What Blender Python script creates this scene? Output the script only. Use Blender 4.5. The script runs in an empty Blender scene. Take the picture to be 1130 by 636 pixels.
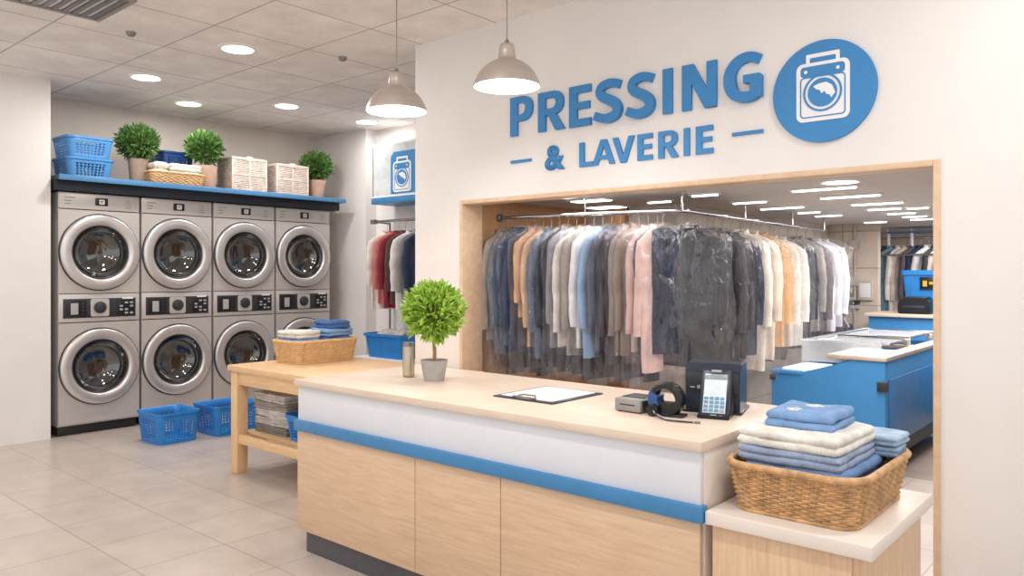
import bpy, bmesh, math, random
from mathutils import Vector, Matrix, noise
PI = math.pi
rnd = random.Random(7)
scene = bpy.context.scene
C = scene.collection

# ------------------------------------------------------------------ materials
def lin(c):
    if isinstance(c, str):
        c = tuple(int(c[i:i+2], 16) for i in (0, 2, 4))
    out = []
    for v in c:
        v = v / 255
        out.append(v / 12.92 if v <= .04045 else ((v + .055) / 1.055) ** 2.4)
    return (*out, 1)

def base(name):
    m = bpy.data.materials.new(name); m.use_nodes = True
    nt = m.node_tree; b = nt.nodes['Principled BSDF']
    return m, nt, b
def N(nt, t, **kw):
    n = nt.nodes.new(t)
    for k, v in kw.items():
        if k in n.inputs: n.inputs[k].default_value = v
        else: setattr(n, k, v)
    return n
def coords(nt, scale=(1, 1, 1), loc=(0, 0, 0)):
    tc = N(nt, 'ShaderNodeTexCoord'); mp = N(nt, 'ShaderNodeMapping')
    mp.inputs['Scale'].default_value = scale; mp.inputs['Location'].default_value = loc
    nt.links.new(tc.outputs['Object'], mp.inputs['Vector'])
    return mp.outputs['Vector']
def ramp(nt, fac, stops):
    r = N(nt, 'ShaderNodeValToRGB')
    e = r.color_ramp.elements
    while len(e) < len(stops): e.new(.5)
    for i, (p, c) in enumerate(stops):
        e[i].position = p; e[i].color = lin(c) if len(c) != 4 else c
    nt.links.new(fac, r.inputs['Fac'])
    return r.outputs['Color']
def mul(c, f): return tuple(max(0, min(255, v * f)) for v in (c if not isinstance(c, str) else tuple(int(c[i:i+2], 16) for i in (0, 2, 4))))

def mat(name, col, rough=.5, metal=0, var=.06, nscale=8, bump=0, bscale=60, stretch=(1, 1, 1), emit=0, spec=.5):
    m, nt, b = base(name)
    v = coords(nt, stretch)
    n = N(nt, 'ShaderNodeTexNoise', Scale=nscale, Detail=3)
    nt.links.new(v, n.inputs['Vector'])
    nt.links.new(ramp(nt, n.outputs['Fac'], [(.3, mul(col, 1 - var)), (.7, mul(col, 1 + var))]), b.inputs['Base Color'])
    b.inputs['Roughness'].default_value = rough; b.inputs['Metallic'].default_value = metal
    b.inputs['Specular IOR Level'].default_value = spec
    if bump:
        n2 = N(nt, 'ShaderNodeTexNoise', Scale=bscale, Detail=2); nt.links.new(v, n2.inputs['Vector'])
        bp = N(nt, 'ShaderNodeBump', Strength=bump, Distance=.01); nt.links.new(n2.outputs['Fac'], bp.inputs['Height'])
        nt.links.new(bp.outputs['Normal'], b.inputs['Normal'])
    if emit:
        b.inputs['Emission Color'].default_value = lin(col); b.inputs['Emission Strength'].default_value = emit
    return m

def wood(name, a, c, stretch=(1.2, 14, 14), rough=.42, scale=5):
    m, nt, b = base(name)
    v = coords(nt, stretch)
    n = N(nt, 'ShaderNodeTexNoise', Scale=scale, Detail=6, Roughness=.62, Distortion=.4); nt.links.new(v, n.inputs['Vector'])
    nt.links.new(ramp(nt, n.outputs['Fac'], [(.28, a), (.72, c)]), b.inputs['Base Color'])
    b.inputs['Roughness'].default_value = rough
    bp = N(nt, 'ShaderNodeBump', Strength=.08, Distance=.003); nt.links.new(n.outputs['Fac'], bp.inputs['Height'])
    nt.links.new(bp.outputs['Normal'], b.inputs['Normal'])
    return m

def tiles(name, col, joint, w, h, off, mortar, rough, var=.03, axis='xy', bump=.3, spec=.5):
    m, nt, b = base(name)
    tc = N(nt, 'ShaderNodeTexCoord'); sep = N(nt, 'ShaderNodeSeparateXYZ'); cb = N(nt, 'ShaderNodeCombineXYZ')
    nt.links.new(tc.outputs['Object'], sep.inputs[0])
    for i, a in enumerate(axis):
        s = N(nt, 'ShaderNodeMath', operation='ADD'); s.inputs[1].default_value = off[i]
        nt.links.new(sep.outputs['XYZ'.index(a.upper())], s.inputs[0]); nt.links.new(s.outputs[0], cb.inputs[i])
    br = N(nt, 'ShaderNodeTexBrick', offset=0.0, squash=1.0)
    br.inputs['Scale'].default_value = 1; br.inputs['Mortar Size'].default_value = mortar
    br.inputs['Mortar Smooth'].default_value = .3
    br.inputs['Brick Width'].default_value = w; br.inputs['Row Height'].default_value = h
    br.inputs['Color1'].default_value = lin(mul(col, 1 - var)); br.inputs['Color2'].default_value = lin(mul(col, 1 + var))
    br.inputs['Mortar'].default_value = lin(joint); br.inputs['Bias'].default_value = 0
    nt.links.new(cb.outputs[0], br.inputs['Vector'])
    n = N(nt, 'ShaderNodeTexNoise', Scale=3.5, Detail=6, Roughness=.6); nt.links.new(tc.outputs['Object'], n.inputs['Vector'])
    r = ramp(nt, n.outputs['Fac'], [(.3, (232, 232, 232)), (.7, (255, 255, 255))])
    mx = N(nt, 'ShaderNodeMix', data_type='RGBA', blend_type='MULTIPLY'); mx.inputs[0].default_value = 1
    nt.links.new(br.outputs['Color'], mx.inputs[6]); nt.links.new(r, mx.inputs[7]); nt.links.new(mx.outputs[2], b.inputs['Base Color'])
    b.inputs['Roughness'].default_value = rough; b.inputs['Specular IOR Level'].default_value = spec
    inv = N(nt, 'ShaderNodeMath', operation='SUBTRACT'); inv.inputs[0].default_value = 1; nt.links.new(br.outputs['Fac'], inv.inputs[1])
    bp = N(nt, 'ShaderNodeBump', Strength=bump, Distance=.004); nt.links.new(inv.outputs[0], bp.inputs['Height'])
    nt.links.new(bp.outputs['Normal'], b.inputs['Normal'])
    return m

def film(name, tint, haze, gloss, rough, bump, stretch=(1, 1, .35), bscale=22, gmax=3.2):
    """thin clear plastic: see-through, a little milky, with bright creases"""
    m, nt, b = base(name); nt.nodes.remove(b)
    out = nt.nodes['Material Output']
    tr = N(nt, 'ShaderNodeBsdfTransparent'); tr.inputs['Color'].default_value = lin(tint)
    gl = N(nt, 'ShaderNodeBsdfGlossy', Roughness=rough); gl.inputs['Color'].default_value = (1, 1, 1, 1)
    df = N(nt, 'ShaderNodeBsdfDiffuse'); df.inputs['Color'].default_value = (.85, .86, .88, 1)
    m1 = N(nt, 'ShaderNodeMixShader'); m1.inputs[0].default_value = haze
    m2 = N(nt, 'ShaderNodeMixShader')
    lw = N(nt, 'ShaderNodeLayerWeight', Blend=.25)
    mr = N(nt, 'ShaderNodeMapRange'); mr.inputs['To Min'].default_value = gloss; mr.inputs['To Max'].default_value = gloss * gmax
    nt.links.new(lw.outputs['Fresnel'], mr.inputs['Value'])
    nt.links.new(mr.outputs[0], m2.inputs[0])
    nt.links.new(tr.outputs[0], m1.inputs[1]); nt.links.new(df.outputs[0], m1.inputs[2])
    nt.links.new(m1.outputs[0], m2.inputs[1]); nt.links.new(gl.outputs[0], m2.inputs[2])
    nt.links.new(m2.outputs[0], out.inputs['Surface'])
    if bump:
        v = coords(nt, stretch)
        n = N(nt, 'ShaderNodeTexNoise', Scale=bscale, Detail=4, Roughness=.65, Distortion=.6); nt.links.new(v, n.inputs['Vector'])
        bp = N(nt, 'ShaderNodeBump', Strength=bump, Distance=.03); nt.links.new(n.outputs['Fac'], bp.inputs['Height'])
        for s in (gl, df, lw): nt.links.new(bp.outputs['Normal'], s.inputs['Normal'])
    return m

M = {}
M['wall'] = mat('white wall paint', (234, 230, 227), .6, var=.012, nscale=2, bump=.02, bscale=180)
M['walldim'] = mat('warm white wall paint', (226, 216, 207), .7, var=.02, nscale=2)
M['floor'] = tiles('floor tiles', (200, 187, 177), (158, 145, 135), .505, .49, (4.0 + .505 * 20, -1.70 + .49 * 20), .0035, .30, .018)
M['ceil'] = tiles('ceiling tiles', (246, 241, 238), (186, 179, 175), .77, .77, (5.15 + .77 * 20, -2.74 + .77 * 20), .007, .85, .012)
M['backfloor'] = mat('dull shop floor', (150, 134, 122), .5, var=.06, nscale=4)
M['backceil'] = mat('grey ceiling paint', (206, 200, 196), .8, var=.02, nscale=3)
M['walltile'] = tiles('cream wall tiles', (224, 210, 196), (186, 172, 160), .42, .42, (0, 8.1), .008, .45, .02, axis='xz')
M['walltile_y'] = tiles('cream wall tiles side', (226, 214, 202), (204, 190, 178), .6, .6, (20, 8.1), .006, .5, .02, axis='yz')
M['oak'] = wood('light oak laminate', (206, 172, 140), (226, 196, 164), (1.0, 12, 12))
M['oak_v'] = wood('light oak laminate upright grain', (208, 172, 136), (232, 200, 166), (14, 14, 1.0))
M['oak_trim'] = wood('oak trim', (212, 178, 146), (230, 202, 172), (3, 3, 3))
M['oak_dark'] = wood('brown oak panel', (176, 126, 84), (204, 156, 112), (9, 9, .8))
M['table'] = wood('pale beech', (226, 182, 132), (242, 208, 162), (1.2, 12, 12), .4)
M['table_v'] = wood('pale beech upright', (224, 182, 134), (240, 206, 162), (12, 12, 1.2), .4)
M['counter'] = wood('cream laminate worktop', (218, 198, 178), (232, 214, 197), (1.2, 9, 9), .35, 4)
M['laminate'] = mat('cream laminate', (232, 222, 212), .4, var=.02, nscale=3)
M['whitepanel'] = mat('white panel', (226, 228, 234), .4, var=.008)
M['blue'] = mat('blue laminate', (64, 132, 184), .4, var=.03)
M['bluetrim'] = mat('blue shelf edge', (76, 132, 178), .4, var=.03)
M['navyshelf'] = mat('dark underside', (36, 44, 56), .6, var=.05)
M['signblue'] = mat('sign blue', (52, 132, 194), .45, var=.02, nscale=3)
M['signwhite'] = mat('sign white', (240, 240, 242), .5, var=.01)
M['basketblue'] = mat('blue basket plastic', (40, 128, 204), .35, var=.04, nscale=12)
M['basketblue2'] = mat('pale blue basket plastic', (78, 146, 208), .35, var=.04, nscale=12)
M['basketnavy'] = mat('dark blue basket plastic', (24, 62, 118), .4, var=.05)
M['toe'] = mat('dark grey plinth', (84, 84, 90), .5, var=.03)
M['black'] = mat('black plastic', (22, 23, 27), .35, var=.08)
M['navy'] = mat('dark navy plastic', (40, 48, 66), .32, var=.06)
M['dark'] = mat('charcoal plastic', (48, 50, 56), .4, var=.05)
M['steel'] = mat('washer steel', (200, 194, 190), .42, .35, var=.01, nscale=4, stretch=(1, 1, 14))
M['steelpanel'] = mat('washer panel steel', (204, 199, 195), .4, .35, var=.01, nscale=4, stretch=(1, 14, 1))
M['ring'] = mat('polished door ring', (214, 212, 211), .33, .75, var=.02)
M['chrome'] = mat('chrome', (205, 205, 208), .15, 1, var=.02)
M['greymetal'] = mat('grey metal', (140, 138, 136), .4, .7, var=.04)
M['drum'] = mat('drum steel', (96, 94, 92), .28, .9, var=.25, nscale=60)
M['gasket'] = mat('dark rubber', (34, 35, 37), .4, var=.05)
M['shade'] = mat('brushed aluminium shade', (212, 204, 197), .36, .85, var=.03, nscale=5, stretch=(1, 1, 12))
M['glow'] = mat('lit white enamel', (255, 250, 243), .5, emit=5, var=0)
M['lamp'] = mat('lit diffuser', (255, 248, 240), .5, emit=9, var=0)
M['strip'] = mat('lit tube', (255, 250, 244), .5, emit=3.5, var=0)
M['cord'] = mat('lamp cord', (150, 140, 134), .5)
M['paper'] = mat('white paper', (244, 244, 246), .6, var=.01)
M['screen'] = mat('pale screen', (204, 214, 222), .2, var=.03, emit=.25)
M['screentop'] = mat('grey screen', (150, 164, 168), .2, var=.03)
M['key'] = mat('blue grey key', (110, 156, 186), .4, var=.05)
M['keyg'] = mat('grey key', (170, 170, 172), .4, var=.05)
M['concrete'] = mat('grey concrete pot', (176, 172, 169), .8, var=.06, nscale=14, bump=.2, bscale=70)
M['terracotta'] = mat('dusty pink clay pot', (206, 172, 152), .7, var=.05, nscale=9)
M['taupepot'] = mat('taupe clay pot', (168, 148, 134), .7, var=.06, nscale=9)
M['soil'] = mat('soil', (70, 52, 40), .9, var=.2, nscale=50)
M['bark'] = mat('bark', (164, 128, 92), .8, var=.14, nscale=40, bump=.4)
M['wicker'] = mat('honey wicker', (196, 154, 108), .55, var=.14, nscale=26)
M['wickerp'] = mat('pale honey wicker', (222, 182, 132), .55, var=.06, nscale=26)
M['wickerw'] = mat('whitewashed wicker', (218, 204, 193), .6, var=.08, nscale=20)
M['conduit'] = mat('pale conduit', (198, 190, 184), .5)
M['boxgrey'] = mat('pale grey box', (196, 190, 186), .5)
M['wire'] = mat('white cable', (196, 196, 204), .4)
M['brass'] = mat('yellow label', (196, 160, 60), .5)
M['grille'] = mat('grille grey', (150, 146, 143), .6)
M['cardboard'] = mat('beige card', (222, 196, 160), .6)
M['plastic'] = film('clear garment film', (254, 254, 255), .012, .05, .06, 1.0, (1, 1, .3), 18, 3.2)
M['shinyplastic'] = film('shiny crinkled film', (253, 253, 255), .015, .075, .05, .9, (1, 1, .28), 17, 3.0)
M['acrylic'] = film('clear acrylic', (244, 247, 249), .26, .10, .06, 0)
M['doorglass'] = film('dark door glass', (120, 122, 126), .02, .13, .05, 0)

def leafmat(name, a, b_, c):
    m, nt, b = base(name)
    v = coords(nt); n = N(nt, 'ShaderNodeTexNoise', Scale=34, Detail=3); nt.links.new(v, n.inputs['Vector'])
    nt.links.new(ramp(nt, n.outputs['Fac'], [(.3, a), (.52, b_), (.72, c)]), b.inputs['Base Color'])
    b.inputs['Roughness'].default_value = .5
    b.inputs['Subsurface Weight'].default_value = 0
    return m
M['leafbright'] = leafmat('fresh green leaves', (118, 160, 52), (168, 204, 80), (212, 230, 128))
M['leafdark'] = leafmat('deep green leaves', (52, 92, 40), (88, 132, 62), (146, 176, 104))

FAB = {}
def fabric(col):
    if col not in FAB:
        FAB[col] = mat('cloth ' + ''.join('%02x' % int(v) for v in col), col, .85, var=.07, nscale=9, bump=.25, bscale=110, spec=.2)
    return FAB[col]
TOW = {}
def terry(col):
    if col not in TOW:
        TOW[col] = mat('terry ' + ''.join('%02x' % int(v) for v in col), col, .95, var=.08, nscale=20, bump=.7, bscale=240, spec=.1)
    return TOW[col]

# ------------------------------------------------------------------ object helpers
def tag(o, label=None, cat=None, group=None, kind=None):
    if label: o['label'] = label
    if cat: o['category'] = cat
    if group: o['group'] = group
    if kind: o['kind'] = kind
    return o
def thing(name, label, cat, loc=(0, 0, 0), rz=0, group=None):
    o = bpy.data.objects.new(name, None); C.objects.link(o)
    o.empty_display_size = .1
    o.location = loc; o.rotation_euler = (0, 0, rz)
    return tag(o, label, cat, group)
def obj(name, bm, m, parent=None, smooth=True, loc=None, angle=40):
    bmesh.ops.recalc_face_normals(bm, faces=bm.faces)
    me = bpy.data.meshes.new(name); bm.to_mesh(me); bm.free()
    me.materials.append(m)
    if smooth:
        me.polygons.foreach_set('use_smooth', [True] * len(me.polygons))
        try: me.set_sharp_from_angle(angle=math.radians(angle))
        except Exception: pass
    o = bpy.data.objects.new(name, me); C.objects.link(o)
    if parent: o.parent = parent
    if loc: o.location = loc
    return o
def struct(name, bm, m, smooth=False):
    o = obj(name, bm, m, None, smooth); o['kind'] = 'structure'; return o
def children_of(o): return [c for c in bpy.data.objects if c.parent == o]
def copy_tree(o, parent=None):
    c = o.copy(); C.objects.link(c)
    if parent: c.parent = parent
    for ch in children_of(o): copy_tree(ch, c)
    return c
def BM(): return bmesh.new()

def box(bm, x0, x1, y0, y1, z0, z1, bev=0, seg=2):
    r = bmesh.ops.create_cube(bm, size=1)
    vs = r['verts']
    for v in vs:
        v.co = Vector(((x0 + x1) / 2 + v.co.x * (x1 - x0), (y0 + y1) / 2 + v.co.y * (y1 - y0), (z0 + z1) / 2 + v.co.z * (z1 - z0)))
    if bev:
        es = list({e for v in vs for e in v.link_edges})
        bmesh.ops.bevel(bm, geom=es, offset=bev, segments=seg, affect='EDGES', profile=.5, clamp_overlap=True)
    return bm
def boxo(name, dims, m, parent=None, bev=.004, smooth=True):
    return obj(name, box(BM(), *dims, bev), m, parent, smooth)

def lathe(bm, prof, seg=32, origin=(0, 0, 0), axis='z', cap0=False, cap1=False):
    rings = []
    o = Vector(origin)
    for r, h in prof:
        ring = []
        for i in range(seg):
            a = 2 * PI * i / seg
            if axis == 'z': p = Vector((r * math.cos(a), r * math.sin(a), h))
            elif axis == 'x': p = Vector((h, r * math.cos(a), r * math.sin(a)))
            else: p = Vector((r * math.cos(a), h, r * math.sin(a)))
            ring.append(bm.verts.new(o + p))
        rings.append(ring)
    for a, b in zip(rings, rings[1:]):
        for i in range(seg):
            j = (i + 1) % seg
            bm.faces.new((a[i], a[j], b[j], b[i]))
    if cap0: bm.faces.new(rings[0])
    if cap1: bm.faces.new(rings[-1])
    return bm

def tube(bm, pts, r, seg=8, closed=False, cap=True, rfun=None, sq=None):
    pts = [Vector(p) for p in pts]
    n = len(pts); rings = []
    prev = None
    for i, p in enumerate(pts):
        if closed: t = pts[(i + 1) % n] - pts[i - 1]
        else: t = pts[min(i + 1, n - 1)] - pts[max(i - 1, 0)]
        if t.length < 1e-9: t = Vector((0, 0, 1))
        t.normalize()
        if prev is None:
            up = Vector((0, 0, 1)) if abs(t.z) < .9 else Vector((1, 0, 0))
            u = t.cross(up).normalized()
        else:
            u = (prev - t * prev.dot(t))
            u = u.normalized() if u.length > 1e-6 else t.orthogonal().normalized()
        prev = u; w = t.cross(u)
        rr = rfun(i / max(1, n - 1)) if rfun else r
        ring = []
        for k in range(seg):
            a = 2 * PI * k / seg
            ca, sa = math.cos(a), math.sin(a)
            if sq: ca *= sq[0]; sa *= sq[1]
            ring.append(bm.verts.new(p + u * (rr * ca) + w * (rr * sa)))
        rings.append(ring)
    m = n if closed else n - 1
    for i in range(m):
        a, b = rings[i], rings[(i + 1) % n]
        for k in range(seg):
            l = (k + 1) % seg
            bm.faces.new((a[k], a[l], b[l], b[k]))
    if cap and not closed:
        bm.faces.new(rings[0]); bm.faces.new(rings[-1])
    return bm
def bar(bm, p0, p1, r, seg=10): return tube(bm, [p0, p1], r, seg)

def prism(bm, poly, a0, a1, plane='xz'):
    """extrude a polygon drawn in a plane along the third axis"""
    def P(u, v, w):
        return {'xz': (u, w, v), 'yz': (w, u, v), 'xy': (u, v, w)}[plane]
    lo = [bm.verts.new(P(u, v, a0)) for u, v in poly]
    hi = [bm.verts.new(P(u, v, a1)) for u, v in poly]
    n = len(poly)
    for i in range(n):
        j = (i + 1) % n
        bm.faces.new((lo[i], lo[j], hi[j], hi[i]))
    bm.faces.new(lo); bm.faces.new(hi)
    return bm
def rrect(x0, x1, z0, z1, r, n=6):
    pts = []
    for cx, cz, a0 in ((x1 - r, z1 - r, 0), (x0 + r, z1 - r, PI / 2), (x0 + r, z0 + r, PI), (x1 - r, z0 + r, 1.5 * PI)):
        for i in range(n + 1):
            a = a0 + PI / 2 * i / n
            pts.append((cx + r * math.cos(a), cz + r * math.sin(a)))
    return pts
def ringband(bm, outer, inner, a0, a1, plane='xz'):
    """solid band between two outlines of the same count"""
    def P(u, v, w): return {'xz': (u, w, v), 'yz': (w, u, v), 'xy': (u, v, w)}[plane]
    V = [[bm.verts.new(P(u, v, w)) for u, v in pl] for pl in (outer, inner) for w in (a0, a1)]
    n = len(outer); o0, o1, i0, i1 = V
    for k in range(n):
        j = (k + 1) % n
        bm.faces.new((o0[k], o0[j], o1[j], o1[k])); bm.faces.new((i0[k], i0[j], i1[j], i1[k]))
        bm.faces.new((o0[k], o0[j], i0[j], i0[k])); bm.faces.new((o1[k], o1[j], i1[j], i1[k]))
    return bm
def circle(cx, cz, r, n=48): return [(cx + r * math.cos(2 * PI * i / n), cz + r * math.sin(2 * PI * i / n)) for i in range(n)]

# ------------------------------------------------------------------ camera
cam = bpy.data.cameras.new('camera'); co = bpy.data.objects.new('camera', cam); C.objects.link(co)
cam.sensor_width = 36; cam.lens = 852 / 1130 * 36; cam.shift_y = -16 / 1130
co.location = (0, 0, 1.5); co.rotation_euler = (PI / 2, 0, math.atan2(.655, .756))
cam.clip_start = .05
scene.camera = co

# ------------------------------------------------------------------ room shell
CZ = 3.25
struct('floor', box(BM(), -8.8, 3.2, -3.2, 6.2, -.1, 0), M['floor'])
struct('ceiling', box(BM(), -8.8, 3.2, -3.2, 6.2, CZ, CZ + .1), M['ceil'])
struct('wall_left', box(BM(), -8.62, -8.5, -3.2, 5.9, 0, CZ), M['walldim'])
struct('wall_pier_left', box(BM(), -8.5, -7.74, -3.2, 2.55, 0, CZ), M['wall'])
struct('wall_pier', box(BM(), -8.62, -7.45, 5.9, 6.2, 0, CZ), M['wall'])
struct('wall_recess', box(BM(), -7.45, -4.05, 6.06, 6.2, 0, CZ), M['wall'])
# the sign wall with its wide opening
YW, XL, XR, ZH = 4.0, -3.96, -.84, 2.03
b = BM()
box(b, -4.45, XL, YW, YW + .12, 0, CZ); box(b, XR, 3.2, YW, YW + .12, 0, CZ); box(b, XL, XR, YW, YW + .12, ZH, CZ)
struct('wall_sign', b, M['wall'])
b = BM()
box(b, XL, XL + .03, YW - .012, YW + .2, 0, ZH, .003); box(b, XR - .03, XR, YW - .012, YW + .13, 0, ZH, .003)
box(b, XL + .03, XR - .03, YW - .012, YW + .13, ZH - .03, ZH, .003)
struct('trim_opening', b, M['oak_trim'], True)
# back room
BC = 2.06
struct('floor_back', box(BM(), -4.05, 2.0, 6.2, 11.6, -.1, 0), M['backfloor'])
struct('ceiling_back', box(BM(), -4.05, 2.0, YW + .12, 11.6, BC, BC + .1), M['backceil'])
struct('wall_wood', box(BM(), -4.05, -3.98, YW + .121, 5.7, 0, BC), M['oak_dark'])
struct('wall_corner_back', box(BM(), -3.98, -3.1, 5.62, 5.74, 0, BC), M['walldim'])
struct('trim_column', box(BM(), -3.72, -3.55, 5.55, 5.62, 0, BC), M['oak_dark'])
struct('wall_side_back', box(BM(), -3.2, -3.1, 5.74, 9.3, 0, BC), M['walltile_y'])
struct('wall_tile_back', box(BM(), -3.1, -2.56, 9.2, 9.3, 0, BC), M['walltile'])
struct('wall_far', box(BM(), -4.0, 2.0, 11.4, 11.5, 0, BC), M['walldim'])
struct('wall_far_side', box(BM(), -4.05, -3.95, 9.3, 11.4, 0, BC), M['walldim'])
struct('wall_right_back', box(BM(), 1.9, 2.0, YW + .12, 11.4, 0, BC), M['walldim'])

# ------------------------------------------------------------------ lights in the ceiling
def disc_light(x, y, z, power, r=.11, color=(1, .97, .94)):
    L = bpy.data.lights.new('downlight_lamp', 'AREA'); L.shape = 'DISK'; L.size = r * 2; L.energy = power; L.color = color
    o = bpy.data.objects.new('downlight_lamp', L); C.objects.link(o); o.location = (x, y, z); return o
spots = [(-5.54, 3.14, 'ceiling downlight nearest the camera, above the floor before the washers'),
         (-6.96, 3.06, 'ceiling downlight above the stacked blue baskets, leftmost of the row'),
         (-7.70, 3.82, 'small ceiling downlight closest to the wall above the shelf'),
         (-7.04, 4.54, 'ceiling downlight above the white wicker hampers'),
         (-7.08, 5.62, 'ceiling downlight beside the wall logo box, partly under the left pendant')]
for x, y, lab in spots:
    t = thing('ceiling_downlight', lab, 'ceiling light', (x, y, CZ), 0, 'round downlights in the tiled ceiling')
    b = lathe(BM(), [(.115, -.004), (.12, -.012), (.145, -.008), (.15, 0)], 32)
    obj('frame', b, M['signwhite'], t)
    obj('diffuser', lathe(BM(), [(.001, -.007), (.117, -.006)], 32, cap0=True), M['lamp'], t)
    disc_light(x, y, CZ - .03, 17 if y < 5 and x > -7.5 else 7)
# lights behind the camera's head, in the front part of the ceiling
for k, (x, y) in enumerate(((-4.0, .9), (-2.2, 1.4), (-.4, 1.4), (-2.2, -.6), (-5.6, .4), (-.2, 3.0))):
    t = thing('ceiling_downlight', 'ceiling downlight over the customer side of the room', 'ceiling light', (x, y, CZ), 0, 'downlights over the customer area')
    obj('frame', lathe(BM(), [(.115, -.004), (.12, -.012), (.145, -.008), (.15, 0)], 32), M['signwhite'], t)
    obj('diffuser', lathe(BM(), [(.001, -.007), (.117, -.006)], 32, cap0=True), M['lamp'], t)
    disc_light(x, y, CZ - .03, 17, .12)

# ceiling vent and detectors
t = thing('ceiling_vent', 'slatted grey air vent at the ceiling edge', 'vent', (-5.34, 1.86, CZ))
b = BM(); box(b, -.3, .3, -.3, -.27, -.015, 0); box(b, -.3, .3, .27, .3, -.015, 0); box(b, -.3, -.27, -.27, .27, -.015, 0); box(b, .27, .3, -.27, .27, -.015, 0)
obj('frame', b, M['grille'], t)
b = BM()
for i in range(9):
    y = -.25 + i * .06; box(b, -.27, .27, y, y + .03, -.012, -.002)
obj('slat', b, M['greymetal'], t)
for x, y, lab in ((-5.75, 2.42, 'small dark ceiling sensor left of the nearest downlight'), (-5.12, 3.82, 'small ceiling sensor right of the nearest downlight')):
    o = obj('ceiling_sensor', lathe(BM(), [(.02, -.03), (.03, -.02), (.035, 0)], 16, cap0=True), M['greymetal'], None, loc=(x, y, CZ)); tag(o, lab, 'sensor')

# pendant lamps
def pendant(x, y, zrim, label):
    t = thing('pendant_lamp', label, 'lamp', (x, y, zrim), 0, 'pendant lamps over the counter')
    prof = [(.172, 0), (.176, .004), (.168, .03), (.15, .066), (.125, .098), (.092, .122), (.06, .138), (.052, .142), (.047, .15), (.044, .18), (.039, .215), (.034, .222), (.001, .222)]
    obj('lamp_shade', lathe(BM(), prof, 48), M['shade'], t, angle=60)
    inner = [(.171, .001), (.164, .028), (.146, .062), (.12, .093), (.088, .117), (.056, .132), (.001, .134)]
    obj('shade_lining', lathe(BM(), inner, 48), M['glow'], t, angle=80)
    obj('bulb', lathe(BM(), [(.001, .03), (.025, .036), (.036, .06), (.03, .09), (.016, .13)], 20), M['lamp'], t)
    obj('cord', bar(BM(), (0, 0, .22), (0, 0, CZ - zrim), .0035, 8), M['cord'], t)
    obj('cord_grip', lathe(BM(), [(.012, .222), (.012, .24), (.005, .25)], 16), M['greymetal'], t)
    disc_light(x, y, zrim + .02, 5, .12)
pendant(-3.42, 2.93, 2.435, 'silver dome pendant lamp hanging on the left, lower in view')
pendant(-2.66, 3.03, 2.475, 'silver dome pendant lamp hanging in front of the lettered wall')

# ------------------------------------------------------------------ wall sign
def text_mesh(s, x0, x1, z0, z1, y, depth, off):
    cu = bpy.data.curves.new('letter', 'FONT'); cu.body = s; cu.size = 1; cu.offset = off; cu.resolution_u = 6
    o = bpy.data.objects.new('tmp_letter', cu); C.objects.link(o)
    dg = bpy.context.evaluated_depsgraph_get(); dg.update()
    me = bpy.data.meshes.new_from_object(o.evaluated_get(dg))
    bpy.data.objects.remove(o)
    bm = BM(); bm.from_mesh(me); bpy.data.meshes.remove(me)
    xs = [v.co.x for v in bm.verts]; ys = [v.co.y for v in bm.verts]
    ax, bx_, ay, by = min(xs), max(xs), min(ys), max(ys)
    for v in bm.verts:
        v.co = Vector((x0 + (v.co.x - ax) / (bx_ - ax) * (x1 - x0), y, z0 + (v.co.y - ay) / (by - ay) * (z1 - z0)))
    bmesh.ops.remove_doubles(bm, verts=bm.verts, dist=1e-5)
    r = bmesh.ops.extrude_face_region(bm, geom=bm.faces[:])
    for v in r['geom']:
        if isinstance(v, bmesh.types.BMVert): v.co.y -= depth
    return bm
def half_bowl(x0, xe, ya, yb, n=14):
    """outline of a D bowl from its top to its bottom"""
    r = (yb - ya) / 2; cy = (ya + yb) / 2; rx = min(xe - x0, r * 1.15); xs = xe - rx
    return [(x0, yb)] + [(xs + rx * abs(math.cos(a)) ** .85, cy + r * (abs(math.sin(a)) ** .85) * (1 if math.sin(a) >= 0 else -1)) for a in [PI / 2 - PI * i / n for i in range(n + 1)]] + [(x0, ya)]
def ribbon(ctrl, hw, n=10):
    """closed outline of a thick smooth stroke through points"""
    P = [Vector(p) for p in ctrl]; Q = [P[0] * 2 - P[1]] + P + [P[-1] * 2 - P[-2]]; path = []
    for i in range(1, len(Q) - 2):
        a, b_, c, d = Q[i - 1], Q[i], Q[i + 1], Q[i + 2]
        for k in range(n):
            u = k / n
            path.append(.5 * ((2 * b_) + (c - a) * u + (2 * a - 5 * b_ + 4 * c - d) * u * u + (3 * b_ - a - 3 * c + d) * u ** 3))
    path.append(P[-1]); L, R_ = [], []
    for i, p in enumerate(path):
        t_ = (path[min(i + 1, len(path) - 1)] - path[max(i - 1, 0)]).normalized(); nn = Vector((-t_.y, t_.x))
        h = hw(i / (len(path) - 1)) if callable(hw) else hw
        L.append(p + nn * h); R_.append(p - nn * h)
    return L, R_
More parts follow.
